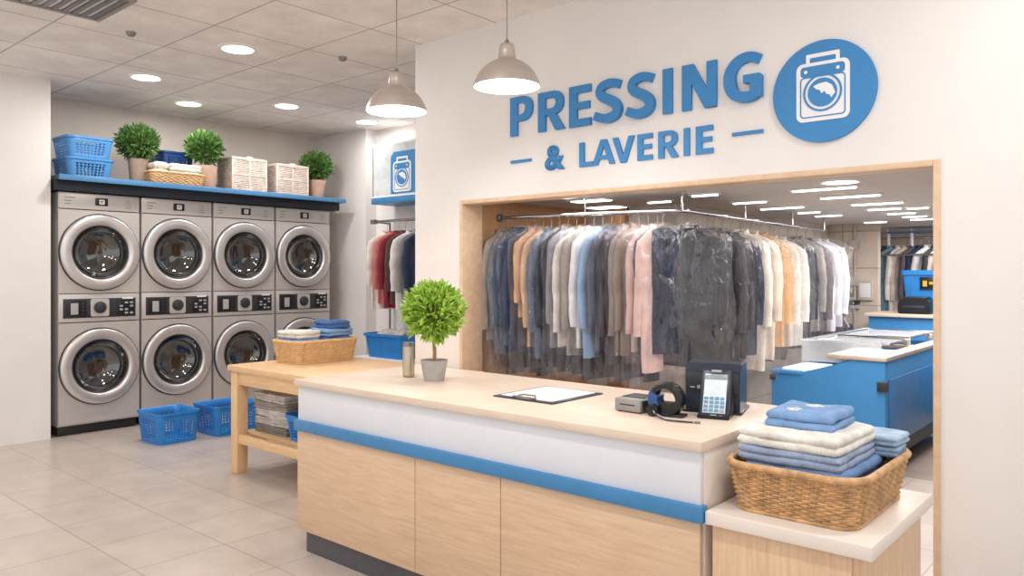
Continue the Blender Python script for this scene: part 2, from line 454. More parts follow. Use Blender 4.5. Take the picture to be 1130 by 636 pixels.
def letter_mesh(ch, x0, x1, z0, z1, depth):
    """bold sans capital, drawn in cap-height units and raised from the wall"""
    H = z1 - z0; w = (x1 - x0) / H; b = BM(); st = .24; ar = .185; step = [0]
    def poly(pts):
        prism(b, [(x0 + u * H, z0 + v * H) for u, v in pts], 0, -depth - step[0]); step[0] += .00025
    def rect(a, c, d, e): poly([(a, d), (c, d), (c, e), (a, e)])
    def strip(L, R_):
        for k in range(len(L) - 1): poly([L[k], L[k + 1], R_[k + 1], R_[k]])
    if ch in 'PR':
        rect(0, st, 0, 1)
        ya = .36 if ch == 'P' else .40
        o = half_bowl(st - .02, w if ch == 'P' else w * .97, ya, 1); i_ = half_bowl(st - .02, (w if ch == 'P' else w * .97) - st * .98, ya + .165, 1 - .165)
        strip(o, i_)
        if ch == 'R': poly([(.30, .46), (.54, .46), (w + .02, 0), (w - .27, 0)])
    elif ch == 'E':
        rect(0, st, 0, 1); rect(st - .02, w, 1 - ar, 1); rect(st - .02, w * .94, .42, .42 + ar * .95); rect(st - .02, w, 0, ar)
    elif ch == 'L':
        rect(0, st, 0, 1); rect(st - .02, w, 0, ar)
    elif ch == 'I': rect(0, w, 0, 1)
    elif ch == 'N':
        rect(0, st * .95, 0, 1); rect(w - st * .95, w, 0, 1); poly([(0, 1), (st * 1.15, 1), (w, 0), (w - st * 1.15, 0)])
    elif ch in 'AV':
        f = (lambda v: v) if ch == 'A' else (lambda v: 1 - v)
        poly([(0, f(0)), (.255, f(0)), (w / 2 + .10, f(1)), (w / 2 - .135, f(1))]); poly([(w, f(0)), (w - .255, f(0)), (w / 2 - .10, f(1)), (w / 2 + .135, f(1))])
        if ch == 'A': rect(.2, w - .2, .21, .37)
    elif ch == 'S':
        strip(*ribbon([(w * .90, .835), (w * .72, .885), (w * .48, .905), (w * .235, .845), (w * .17, .72), (w * .28, .61), (w * .52, .52), (w * .74, .415), (w * .835, .28), (w * .74, .145), (w * .48, .092), (w * .25, .115), (w * .05, .18)],
                      lambda u: .098 + .018 * math.exp(-((u - .5) / .16) ** 2)))
    elif ch == 'G':
        strip(*ribbon([(w * .93, .82), (w * .78, .88), (w * .60, .90), (w * .36, .835), (w * .19, .67), (w * .15, .49), (w * .20, .29), (w * .36, .145), (w * .60, .096), (w * .76, .11), (w * .87, .15)],
                      lambda u: .10 + .022 * math.exp(-((u - .5) / .2) ** 2)))
        rect(w - st * .93, w, .07, .5); rect(w * .55, w - .03, .37, .53)
    return b
w1 = [('P', -3.468, -3.272, 2.436, 2.700), ('R', -3.224, -3.008, 2.436, 2.694), ('E', -2.968, -2.800, 2.434, 2.694), ('S', -2.762, -2.560, 2.430, 2.698),
      ('S', -2.528, -2.334, 2.428, 2.698), ('I', -2.288, -2.226, 2.430, 2.692), ('N', -2.163, -1.950, 2.430, 2.690), ('G', -1.902, -1.686, 2.426, 2.696)]
t = thing('wall_lettering', 'large raised blue capitals reading PRESSING on the white wall', 'sign', (-2.58, YW, 2.43))
for ch, x0, x1, z0, z1 in w1:
    obj('letter', letter_mesh(ch, x0 + 2.58, x1 + 2.58, z0 - 2.43, z1 - 2.43, .018), M['signblue'], t, False)
w2 = [('&', -3.169, -3.011, 2.176, 2.338), ('L', -2.890, -2.787, 2.176, 2.330), ('A', -2.790, -2.622, 2.176, 2.332), ('V', -2.640, -2.484, 2.176, 2.332),
      ('E', -2.462, -2.360, 2.176, 2.332), ('R', -2.320, -2.190, 2.174, 2.332), ('I', -2.154, -2.118, 2.174, 2.332), ('E', -2.078, -1.974, 2.174, 2.332)]
t = thing('wall_lettering', 'smaller raised blue line reading & LAVERIE between two dashes', 'sign', (-2.58, YW, 2.17))
for ch, x0, x1, z0, z1 in w2:
    obj('letter', text_mesh(ch, x0 + 2.58, x1 + 2.58, z0 - 2.17, z1 - 2.17, 0, .014, .028) if ch == '&' else letter_mesh(ch, x0 + 2.58, x1 + 2.58, z0 - 2.17, z1 - 2.17, .014), M['signblue'], t, False)
for x0, x1 in ((-3.468, -3.29), (-1.86, -1.686)):
    boxo('dash', (x0 + 2.58, x1 + 2.58, -.014, 0, .083, .101), M['signblue'], t, 0)

def washer_icon(t, cx, cz, s, y, skip_disc=False):
    """white outline washing machine; s = 1 matches the round wall badge; y points out of the wall as -"""
    def R(x0, x1, z0, z1, r): return rrect(cx + s * x0, cx + s * x1, cz + s * z0, cz + s * z1, s * r)
    yy = [y - .002 * k for k in range(8)]
    # handle
    b = ringband(BM(), R(-.085, .085, .128, .186, .006), R(-.066, .066, .128, .166, .004), yy[0], yy[1]); obj('icon_handle', b, M['signwhite'], t, False)
    obj('icon_body', prism(BM(), R(-.135, .135, -.165, .14, .035), yy[0], yy[2]), M['signwhite'], t, False)
    obj('icon_outline', ringband(BM(), R(-.115, .115, -.145, .068, .02), R(-.109, .109, -.139, .062, .016), yy[2], yy[3]), M['signblue'], t, False)
    obj('icon_panel', prism(BM(), R(-.112, .112, .068, .122, .018), yy[2], yy[3]), M['signblue'], t, False)
    b = BM()
    for dx in (-.085, .078): prism(b, circle(cx + s * dx, cz + s * .095, s * .009, 16), yy[3], yy[4])
    obj('icon_button', b, M['signwhite'], t, False)
    obj('icon_door', ringband(BM(), circle(cx, cz - s * .02, s * .098), circle(cx, cz - s * .02, s * .088), yy[2], yy[4]), M['signblue'], t, False)
    obj('icon_window', prism(BM(), circle(cx, cz - s * .02, s * .074), yy[2], yy[4]), M['signblue'], t, False)
    pl = [(-.045, .035), (-.02, .045), (.02, .05), (.05, .03), (.066, -.01), (.045, -.035), (.04, -.02), (.02, -.012), (.012, .004), (-.004, -.006), (-.012, .012), (-.03, .018)]
    obj('icon_splash', prism(BM(), [(cx + s * u, cz + s * (v - .02)) for u, v in pl], yy[4], yy[5]), M['signwhite'], t, False)
t = thing('round_wall_badge', 'round blue wall badge with a white washing machine drawing', 'sign', (-1.369, YW, 2.425))
obj('disc', prism(BM(), circle(0, 0, .258, 72), 0, -.02), M['signblue'], t, angle=30)
washer_icon(t, 0, .012, .98, -.02)

# ------------------------------------------------------------------ stacked washing machines
def plate_hole(bm, y0, y1, z0, z1, cy, cz, r, x, n=48):
    angs = [2 * PI * i / n for i in range(n)] + [math.atan2(z - cz, y - cy) % (2 * PI) for y in (y0, y1) for z in (z0, z1)]
    angs = sorted(set(round(a, 5) for a in angs))
    ci, ro = [], []
    for a in angs:
        ca, sa = math.cos(a), math.sin(a)
        ty = ((y1 if ca > 0 else y0) - cy) / ca if abs(ca) > 1e-6 else 1e9
        tz = ((z1 if sa > 0 else z0) - cz) / sa if abs(sa) > 1e-6 else 1e9
        q = min(ty, tz)
        ci.append(bm.verts.new((x, cy + r * ca, cz + r * sa))); ro.append(bm.verts.new((x, cy + q * ca, cz + q * sa)))
    m = len(angs)
    for i in range(m):
        j = (i + 1) % m
        bm.faces.new((ci[i], ci[j], ro[j], ro[i]))
    r_ = bmesh.ops.extrude_face_region(bm, geom=bm.faces[:])
    for v in r_['geom']:
        if isinstance(v, bmesh.types.BMVert): v.co.x -= .015
def make_washer():
    t = thing('stacked_washing_machine', 'x', 'washing machine', (0, 0, 0), 0, 'stacked steel washing machines along the wall')
    W = .3625
    b = BM()
    box(b, -.74, -.02, -W, -W + .015, .09, 2.25); box(b, -.74, -.02, W - .015, W, .09, 2.25)
    box(b, -.74, -.725, -W + .015, W - .015, .09, 2.25); box(b, -.725, -.02, -W + .015, W - .015, 2.235, 2.25); box(b, -.725, -.02, -W + .015, W - .015, .09, .105)
    box(b, -.725, -.02, -W + .015, W - .015, 1.16, 1.175)
    obj('cabinet', b, M['steel'], t, False)
    boxo('plinth', (-.7, -.05, -W + .01, W - .01, 0, .09), M['gasket'], t)
    tp = boxo('top_panel', (-.02, 0, -W, W, 2.1, 2.25), M['steelpanel'], t, .004)
    bd = boxo('badge', (0, .006, -.045, .068, 2.142, 2.214), M['black'], tp, .002)
    b = ringband(BM(), rrect(-.012, .038, 2.154, 2.2, .01), rrect(0, .026, 2.166, 2.19, .005), .006, .009, 'yz'); prism(b, [(.008, 2.17), (.022, 2.17), (.022, 2.182), (.008, 2.186)], .006, .009, 'yz')
    obj('badge_mark', b, M['signwhite'], tp, False)
    b = BM()
    for k in range(3): box(b, 0, .0015, -.31, -.31 + (.09, .06, .05)[k], 2.2 - k * .03, 2.208 - k * .03)
    for k in range(4): box(b, 0, .0015, .23, .23 + (.05, .06, .05, .06)[k], 2.2 - k * .022, 2.205 - k * .022)
    obj('marking', b, M['greymetal'], tp, False)
    for zc, z0, z1, nm in ((1.70, 1.315, 2.092, 'upper'), (.625, .105, 1.04, 'lower')):
        fp = BM(); plate_hole(fp, -W, W, z0, z1, 0, zc, .29, 0); obj('front_panel', fp, M['steel'], t, False)
        dm = lathe(BM(), [(.285, -.016), (.25, -.05), (.255, -.12), (.255, -.5)], 40, (0, 0, zc), 'x')
        # lifting ribs inside the drum and its ridged back
        for k in range(3):
            a = PI / 2 + k * 2 * PI / 3 + .3
            bar(dm, (-.14, .235 * math.cos(a), zc + .235 * math.sin(a)), (-.48, .235 * math.cos(a), zc + .235 * math.sin(a)), .03, 8)
        lathe(dm, [(.255, -.5), (.21, -.47), (.2, -.49), (.14, -.46), (.13, -.48), (.06, -.44), (.001, -.44)], 40, (0, 0, zc), 'x')
        obj('drum', dm, M['drum'], t, angle=50)
        d = obj('door', lathe(BM(), [(.354, .0), (.354, .022), (.349, .032), (.338, .037), (.30, .04), (.27, .036), (.256, .026), (.251, .006), (.244, -.03)], 64, (0, 0, zc), 'x'), M['ring'], t, angle=60)
        obj('door_seam', lathe(BM(), [(.364, .001), (.364, .006), (.356, .007)], 64, (0, 0, zc), 'x'), M['gasket'], d)
        obj('inner_rim', lathe(BM(), [(.253, .012), (.247, .018), (.239, .012), (.234, -.02)], 64, (0, 0, zc), 'x'), M['gasket'], d)
        obj('glass', lathe(BM(), [(.238, .01), (.232, -.01), (.215, -.05), (.185, -.085), (.13, -.112), (.06, -.124), (.001, -.126)], 48, (0, 0, zc), 'x'), M['doorglass'], d, angle=80)
    cp = boxo('control_panel', (-.02, .003, -W, W, 1.048, 1.308), M['steelpanel'], t, .004)
    boxo('control_inset', (.003, .006, -.325, .325, 1.085, 1.265), M['dark'], cp, .003)
    dp = boxo('display', (.006, .012, -.305, -.125, 1.1, 1.25), M['black'], cp, .003)
    b = BM(); box(b, .012, .014, -.262, -.198, 1.12, 1.225); obj('display_window', b, M['keyg'], cp, False)
    for k in range(4): boxo('display_button', (.012, .016, -.17, -.145, 1.115 + k * .032, 1.132 + k * .032), M['dark'], cp, 0, False)
    b = prism(BM(), rrect(-.09, .075, 1.095, 1.262, .02), .006, .016, 'yz'); obj('dial_plate', b, M['steelpanel'], cp, angle=30)
    obj('dial', lathe(BM(), [(.056, .016), (.055, .03), (.044, .034), (.042, .05), (.036, .054), (.001, .054)], 28, (0, -.008, 1.18), 'x'), M['dark'], cp)
    obj('keypad', box(BM(), .006, .012, .155, .315, 1.1, 1.25, .003), M['black'], cp)
    for i in range(3):
        for j in range(4):
            if (i + j) % 3: boxo('keypad_button', (.012, .017, .172 + i * .048, .2 + i * .048, 1.112 + j * .033, 1.13 + j * .033), M['keyg'], cp, 0, False)
    b = BM(); box(b, .006, .009, .2, .3, 1.255, 1.272); obj('label_strip', b, M['signwhite'], cp, False)
    return t
wp = make_washer()
wlabels = ['stacked steel washing machine leftmost of the row, beneath the blue shelf baskets',
           'stacked steel washing machine second from the left, behind the blue floor baskets',
           'stacked steel washing machine third from the left, under the white hampers',
           'stacked steel washing machine at the right end of the row, beside the white pier']
for i in range(4):
    o = wp if i == 0 else copy_tree(wp)
    o.location = (-7.74, 2.975 + .748 * i, 0); o['label'] = wlabels[i]

# shelf above the machines
t = thing('wall_shelf', 'long blue shelf running above the row of washing machines', 'shelf', (-8.05, 4.13, 2.3))
boxo('board', (-.44, .44, -1.56, 1.58, .05, .092), M['navyshelf'], t, .003)
boxo('front_edge', (.44, .465, -1.56, 1.58, .046, .096), M['bluetrim'], t, .004)
boxo('fascia', (-.44, .36, -1.56, 1.56, -.04, .05), M['navyshelf'], t, .003)
SZ = 2.392

# ------------------------------------------------------------------ baskets, pots, plants
def rpath(w, d, r, n):
    """n points on a rounded rectangle w x d, evenly spaced, with outward normals"""
    L = 2 * (w - 2 * r) + 2 * (d - 2 * r) + 2 * PI * r
    out = []
    segs = [('l', Vector((w / 2, -d / 2 + r)), Vector((w / 2, d / 2 - r)), Vector((1, 0))), ('a', Vector((w / 2 - r, d / 2 - r)), 0),
            ('l', Vector((w / 2 - r, d / 2)), Vector((-w / 2 + r, d / 2)), Vector((0, 1))), ('a', Vector((-w / 2 + r, d / 2 - r)), PI / 2),
            ('l', Vector((-w / 2, d / 2 - r)), Vector((-w / 2, -d / 2 + r)), Vector((-1, 0))), ('a', Vector((-w / 2 + r, -d / 2 + r)), PI),
            ('l', Vector((-w / 2 + r, -d / 2)), Vector((w / 2 - r, -d / 2)), Vector((0, -1))), ('a', Vector((w / 2 - r, -d / 2 + r)), 1.5 * PI)]
    lens = [(s[2] - s[1]).length if s[0] == 'l' else PI / 2 * r for s in segs]
    fr = n if isinstance(n, list) else [i / n for i in range(n)]
    for f in fr:
        q = f * L; k = 0
        while k < 7 and q > lens[k]: q -= lens[k]; k += 1
        s = segs[k]
        if s[0] == 'l':
            u = q / max(lens[k], 1e-9); p = s[1].lerp(s[2], u); nn = s[3]
        else:
            a = s[2] + q / r; nn = Vector((math.cos(a), math.sin(a))); p = s[1] + nn * r
        out.append((p, nn))
    return out, L

def wicker_basket(name, label, loc, w, d, h, m, rz=0, flare=.035, pitch=.024, row=.0115, strand=.0058, rim=.014, group=None, handles=False):
    t = thing(name, label, 'basket', loc, rz, group)
    r = min(w, d) * .16
    _, L = rpath(w, d, r, 4)
    ns = max(16, int(L / pitch) // 2 * 2)
    rows = int((h - rim) / row)
    b = BM()
    for k in range(rows):
        z = .008 + k * row; f = flare * (z / h)
        pts, _ = rpath(w + 2 * f, d + 2 * f, r + f, ns * 2)
        P = []
        for i, (p, nn) in enumerate(pts):
            ph = (i // 1 + 2 * (k % 2))
            off = strand * .95 * math.cos(PI * (i / 2.0) + PI * (k % 2))
            q = p + nn * off; P.append((q.x, q.y, z + rnd.uniform(-.0008, .0008)))
        tube(b, P, strand, 5, closed=True)
    obj('weave', b, m, t, angle=70)
    b = BM(); lo, _ = rpath(w, d, r, ns); hi, _ = rpath(w + 2 * flare, d + 2 * flare, r + flare, ns)
    for (p, _), (q, _) in zip(lo, hi): bar(b, (p.x, p.y, .002), (q.x, q.y, h - rim), .0036, 5)
    obj('stake', b, m, t)['kind'] = 'stuff'
    b = BM()
    for zz, ff, rr in ((h - rim * .6, flare, rim), (rim * .5, .004, rim * .62)):
        pts, _ = rpath(w + 2 * ff, d + 2 * ff, r + ff, 96)
        tube(b, [(p.x, p.y, zz) for p, _ in pts], rr, 8, closed=True)
        # wrapped strands on the rim
        if rr == rim:
            pts, _ = rpath(w + 2 * ff, d + 2 * ff, r + ff, 400)
            P = []
            for i, (p, nn) in enumerate(pts):
                a = i * 2 * PI / 10; q = p + nn * (rr * .78 * math.cos(a)); P.append((q.x, q.y, zz + rr * .78 * math.sin(a)))
            tube(b, P, rr * .3, 5, closed=True)
    obj('rim', b, m, t, angle=70)
    b = BM(); pts, _ = rpath(w - .01, d - .01, r, 48)
    prism(b, [(p.x, p.y) for p, _ in pts], .004, .012, 'xy'); obj('bottom', b, m, t)
    return t

def plastic_basket(label, loc, w, d, h, m, rz=0, taper=.035, group=None, rows=7, solid_top=.055, solid_bot=.03, pitch=.024, name='laundry_basket'):
    t = thing(name, label, 'basket', loc, rz, group)
    r = .045
    _, L = rpath(w, d, r, 4)
    n = int(L / pitch)
    fr = []
    for i in range(n): fr += [(i + .0) / n, (i + .34) / n]
    zs = [0, solid_bot]
    hz = (h - solid_top - solid_bot) / rows
    for k in range(rows): zs += [solid_bot + hz * k + hz * .66, solid_bot + hz * (k + 1)]
    zs += [h]
    b = BM(); R = []
    for z in zs:
        f = taper * (z / h) ** .9
        pts, _ = rpath(w + 2 * f, d + 2 * f, r + f * .6, fr)
        R.append(([b.verts.new((p.x, p.y, z)) for p, _ in pts], pts))
    m2 = len(fr)
    for k in range(len(zs) - 1):
        for i in range(m2):
            hole = (k >= 1 and k < len(zs) - 2 and k % 2 == 1 and i % 2 == 1)
            if hole:
                nn = R[k][1][i][1]; n2 = R[k][1][(i + 1) % m2][1]
                if max(abs(nn.x), abs(nn.y)) < .995 or max(abs(n2.x), abs(n2.y)) < .995: hole = False
            if hole: continue
            j = (i + 1) % m2
            b.faces.new((R[k][0][i], R[k][0][j], R[k + 1][0][j], R[k + 1][0][i]))
    b.faces.new(R[0][0])
    o = obj('body', b, m, t, angle=50)
    s = o.modifiers.new('wall', 'SOLIDIFY'); s.thickness = .004
    b = BM()
    pts, _ = rpath(w + 2 * taper + .012, d + 2 * taper + .012, r + taper * .6 + .006, 64)
    ins, _ = rpath(w + 2 * taper - .006, d + 2 * taper - .006, r + taper * .6 - .003, 64)
    ringband(b, [(p.x, p.y) for p, _ in pts], [(p.x, p.y) for p, _ in ins], h - .022, h, 'xy')
    o2 = obj('rim', b, m, t)
    return t

def leaf_cloud(bm, center, R, n, size, seed, core=.62, squash=1.0, up=.25, wide=.27):
    rr = random.Random(seed); c = Vector(center)
    for _ in range(n):
        v = Vector((rr.gauss(0, 1), rr.gauss(0, 1), rr.gauss(0, 1))).normalized()
        rad = R * (core + (1 - core) * rr.random() ** .6) * (1 + .06 * noise.noise(v * 3 + Vector((seed, 0, 0))))
        p = c + Vector((v.x, v.y, v.z * squash)) * rad
        dr = (v + Vector((rr.gauss(0, .45), rr.gauss(0, .45), rr.gauss(0, .45) + up))).normalized()
        s = size * rr.uniform(.7, 1.25)
        side = dr.cross(Vector((rr.gauss(0, 1), rr.gauss(0, 1), rr.gauss(0, 1)))).normalized() * s * wide
        nrm = dr.cross(side).normalized() * s * .1
        a = bm.verts.new(p); e = bm.verts.new(p + dr * s)
        l = bm.verts.new(p + dr * s * .5 + side + nrm); r_ = bm.verts.new(p + dr * s * .5 - side + nrm)
        mid = bm.verts.new(p + dr * s * .52)
        bm.faces.new((a, l, mid)); bm.faces.new((l, e, mid)); bm.faces.new((e, r_, mid)); bm.faces.new((r_, a, mid))
    return bm
def twigs(bm, center, R, n, seed, r=.003):
    rr = random.Random(seed); c = Vector(center)
    for _ in range(n):
        v = Vector((rr.gauss(0, 1), rr.gauss(0, 1), rr.gauss(0, 1))).normalized()
        tube(bm, [c + Vector((0, 0, -.3 * R)), c + v * R * .5 + Vector((0, 0, -.1 * R)), c + v * R * .95], r, 4)
    return bm

def potted_ball(label, x, y, pr0, pr1, ph, R, zc, potm):
    t = thing('potted_bush', label, 'plant', (x, y, SZ), 0, 'potted bushes on the blue shelf')
    p = obj('pot', lathe(BM(), [(pr0 * .98, 0), (pr0, .004), (pr1, ph - .012), (pr1 * 1.02, ph), (pr1 * .92, ph), (pr1 * .9, ph - .03)], 32, cap0=True), potm, t)
    obj('soil', lathe(BM(), [(.001, ph - .028), (pr1 * .9, ph - .028)], 24), M['soil'], p)
    obj('stem', twigs(BM(), (0, 0, zc - SZ), R, 26, int(x * 10 + y * 100)), M['bark'], t)['kind'] = 'stuff'
    obj('foliage', leaf_cloud(BM(), (0, 0, zc - SZ), R * .84, 1300, .08, int(y * 50), .35, .88, .45, .15), M['leafdark'], t, False)
    return t
potted_ball('potted green bush in a taupe pot beside the stacked blue baskets', -7.86, 3.375, .07, .092, .245, .19, 2.80, M['taupepot'])
potted_ball('potted green bush in a pink clay pot between towels and white hampers', -7.86, 4.07, .105, .13, .25, .185, 2.835, M['terracotta'])
potted_ball('smallest potted green bush, in a pink pot at the shelf end', -7.86, 5.475, .078, .115, .225, .185, 2.785, M['terracotta'])

plastic_basket('light blue plastic basket, lower of the pair at the shelf left end', (-7.9, 2.88, SZ), .36, .36, .19, M['basketblue2'], 0, .03, 'plastic baskets stacked on the shelf', 5, .045, .025, .03)
plastic_basket('light blue plastic basket, upper of the pair at the shelf left end', (-7.9, 2.88, SZ + .196), .36, .36, .19, M['basketblue2'], 0, .03, 'plastic baskets stacked on the shelf', 5, .045, .025, .03)
plastic_basket('dark blue basket at the back of the shelf, behind the towel basket', (-8.22, 3.88, SZ), .3, .3, .40, M['basketnavy'], 0, .03, None, 6, .05, .2, .026)

# folded cloth
def slab(bm, w, d, h, z, seed, jit=.004, ox=0, oy=0, ang=0, nx=16, ny=16, sag=.0):
    def axis(L, n):
        e = min(h * .5, L * .2); out = []
        ed = [0, .08, .3, .6]
        a = [-L / 2 + e * q for q in ed]; inner = [(-L / 2 + e) + (L - 2 * e) * i / (n - 1) for i in range(n)]
        return a + inner + [-q for q in reversed(a)], e
    xs, e = axis(w, nx); ys, _ = axis(d, ny)
    ca, sa = math.cos(ang), math.sin(ang)
    def fall(q, L):
        u = max(0, (abs(q) - (L / 2 - e)) / e); return math.sqrt(max(0, 1 - u * u))
    T, B = {}, {}
    for i, x in enumerate(xs):
        for j, y in enumerate(ys):
            f = fall(x, w) * fall(y, d)
            edge = i in (0, len(xs) - 1) or j in (0, len(ys) - 1)
            # round plan corners a little
            cx = x * (1 - .02 * (abs(y) / (d / 2)) ** 6); cy = y * (1 - .02 * (abs(x) / (w / 2)) ** 6)
            nz = noise.noise(Vector((x * 9 + seed, y * 9, seed * 1.7))) * jit * 1.4 + noise.noise(Vector((x * 30 + seed, y * 30, 3))) * jit * .5
            nx_ = noise.noise(Vector((y * 8, z * 30, seed))) * jit * 1.2; ny_ = noise.noise(Vector((x * 8, z * 30, seed + 9))) * jit * 1.2
            X = ox + ca * (cx + nx_) - sa * (cy + ny_); Y = oy + sa * (cx + nx_) + ca * (cy + ny_)
            sg = -sag * ((2 * x / w) ** 2 + (2 * y / d) ** 2)
            T[i, j] = bm.verts.new((X, Y, z + h / 2 + h / 2 * f + nz + sg))
            B[i, j] = T[i, j] if edge else bm.verts.new((X, Y, z + h / 2 - h / 2 * f + nz * .4 + sg))
    for i in range(len(xs) - 1):
        for j in range(len(ys) - 1):
            bm.faces.new((T[i, j], T[i + 1, j], T[i + 1, j + 1], T[i, j + 1]))
            q = (B[i, j], B[i, j + 1], B[i + 1, j + 1], B[i + 1, j])
            if len(set(q)) > 2:
                try: bm.faces.new(tuple(dict.fromkeys(q)))
                except ValueError: pass
    return bm
def folded(name, label, cat, loc, rz, w, d, h, layers, m, seed, group=None, jit=.004, motif=None):
    b = BM(); lh = h / layers
    rr = random.Random(seed)
    for k in range(layers):
        s = 1 - rr.uniform(0, .02)
        slab(b, w * s, d * s, lh * 1.12, k * lh, seed * 3 + k, jit, rr.uniform(-.004, .004), rr.uniform(-.004, .004), rr.uniform(-.015, .015))
    o = obj(name, b, m, None, angle=70)
    o.location = loc; o.rotation_euler = (0, 0, rz)
    return tag(o, label, cat, group)
def top_motif(name, parent, pts, z, m, h=.005): pass

WH, BL, BL2, BL3 = (240, 234, 226), (110, 152, 206), (150, 178, 214), (84, 134, 198)
# towel basket on the shelf
t = wicker_basket('wicker_basket', 'shallow honey wicker tray of white towels on the shelf', (-7.78, 3.69, SZ), .26, .50, .125, M['wickerp'], 0, .03, .03, .014, .007, .011)
for k, (yy, col, lb) in enumerate(((-.165, (238, 226, 214), 'cream folded towel at the left of the shelf tray'),)):
    folded('folded_towel', lb, 'towel', (-7.78, 3.69 + yy, SZ + .016), 0, .24, .15, .2, 3, terry(col), 31)
folded('folded_towel', 'white folded towel lying lowest right in the shelf tray', 'towel', (-7.78, 3.77, SZ + .016), 0, .24, .34, .125, 2, terry((232, 230, 230)), 33)
folded('folded_towel', 'white folded towel lying on top right in the shelf tray', 'towel', (-7.78, 3.77, SZ + .146), 0, .25, .33, .07, 2, terry((244, 236, 228)), 34)

# white wicker hampers
def hamper(label, y, h, w, d):
    t = thing('wicker_hamper', label, 'hamper', (-7.88, y, SZ), 0, 'white wicker hampers on the shelf')
    pts, L = rpath(w, d, .02, 72)
    b = BM()
    for k in range(int(h / .018)):
        z = .01 + k * .018
        P = []
        for i, (p, nn) in enumerate(pts):
            q = p + nn * (.004 * math.cos(PI * i / 2 + PI * (k % 2))); P.append((q.x, q.y, z))
        tube(b, P, .0085, 5, closed=True)
    obj('weave', b, M['wickerw'], t, angle=70)
    b = BM()
    for sx in (-1, 1):
        box(b, sx * w / 2 - .01, sx * w / 2 + .01, -d / 2, d / 2, 0, .02); box(b, -w / 2, w / 2, sx * d / 2 - .01, sx * d / 2 + .01, 0, .02)
        for sy in (-1, 1): box(b, sx * w / 2 - .012, sx * w / 2 + .012, sy * d / 2 - .012, sy * d / 2 + .012, 0, h + .004, .004)
    box(b, w / 2 - .004, w / 2 + .014, -.012, .012, 0, h, .003)
    box(b, w / 2 - .004, w / 2 + .014, -d / 2, d / 2, h * .52, h * .56, .003)
    obj('frame', b, M['wickerw'], t)
    b = BM(); box(b, -w / 2 - .015, w / 2 + .015, -d / 2 - .015, d / 2 + .015, h, h + .03, .008)
    box(b, w / 2 - .02, w / 2 + .02, -.035, .035, h - .01, h + .045, .006)
    obj('lid', b, M['wickerw'], t)
    return t
hamper('white wicker hamper nearer the pink pot, taller of the two', 4.52, .345, .30, .40)
hamper('white wicker hamper at the right, next to the smallest bush', 5.05, .325, .34, .40)

# blue laundry baskets on the floor
plastic_basket('blue plastic laundry basket standing in front on the tiled floor', (-6.90, 3.235, 0), .385, .345, .275, M['basketblue'], 0, .028, 'blue laundry baskets on the floor', 7, .055, .04, .027)
plastic_basket('blue plastic laundry basket on the floor, half behind the table leg', (-6.87, 3.78, 0), .385, .42, .28, M['basketblue'], 0, .03, 'blue laundry baskets on the floor', 7, .055, .04, .027)

# ------------------------------------------------------------------ work table
TX0, TX1, TY0, TY1, TZ = -5.45, -3.68, 3.0, 3.97, .81
t = thing('work_table', 'pale beech work table with lower shelf, butting the counter end', 'table', ((TX0 + TX1) / 2, (TY0 + TY1) / 2, 0))
ox, oy = -(TX0 + TX1) / 2, -(TY0 + TY1) / 2
def tb(name, x0, x1, y0, y1, z0, z1, m, bev=.004): return boxo(name, (x0 + ox, x1 + ox, y0 + oy, y1 + oy, z0, z1), m, t, bev)
tb('tabletop', TX0, TX1, TY0, TY1, TZ - .045, TZ, M['table'], .006)
for x in (TX0 + .02, TX1 - .11):
    for y in (TY0 + .02, TY1 - .11): tb('leg', x, x + .09, y, y + .09, 0, TZ - .045, M['table_v'])
for y in (TY0 + .03, TY1 - .06): tb('apron', TX0 + .11, TX1 - .11, y, y + .03, TZ - .145, TZ - .045, M['table'])
for x in (TX0 + .03, TX1 - .06): tb('apron', x, x + .03, TY0 + .11, TY1 - .11, TZ - .145, TZ - .045, M['table'])
for y in (TY0 + .03, TY1 - .07): tb('stretcher', TX0 + .11, TX1 - .11, y, y + .04, .225, .295, M['table'])
for x in (TX0 + .03, TX1 - .07): tb('stretcher', x, x + .04, TY0 + .11, TY1 - .11, .205, .26, M['table'])
tb('lower_shelf', TX0 + .03, TX1 - .03, TY0 + .115, TY1 - .115, .28, .3, M['table'], .002)

# under the table
cols = [((140, 134, 130), .06, 'dark grey folded cloth lying lowest in the pile under the table'), ((196, 190, 184), .055, 'pale grey folded cloth second from the bottom under the table'),
        ((214, 208, 203), .055, 'light grey folded cloth third from the bottom under the table'), ((176, 169, 163), .055, 'mid grey folded cloth fourth from the bottom under the table'),
        ((228, 222, 217), .06, 'off-white folded cloth lying on top of the pile under the table')]
z = .3
for k, (c, h, lb) in enumerate(cols):
    folded('folded_cloth', lb, 'cloth', (-5.14 + .008 * (k % 2) - (.03 if k > 2 else 0), 3.36, z), .03 * (k % 2), .44, .38, h, 3, terry(c), 50 + k, 'folded cloths piled under the table', .006); z += h + .003
plastic_basket('small blue plastic basket on the lower table shelf, against the counter', (-4.66, 3.30, .3), .40, .3, .19, M['basketblue'], 0, .03, None, 6, .045, .03, .022)

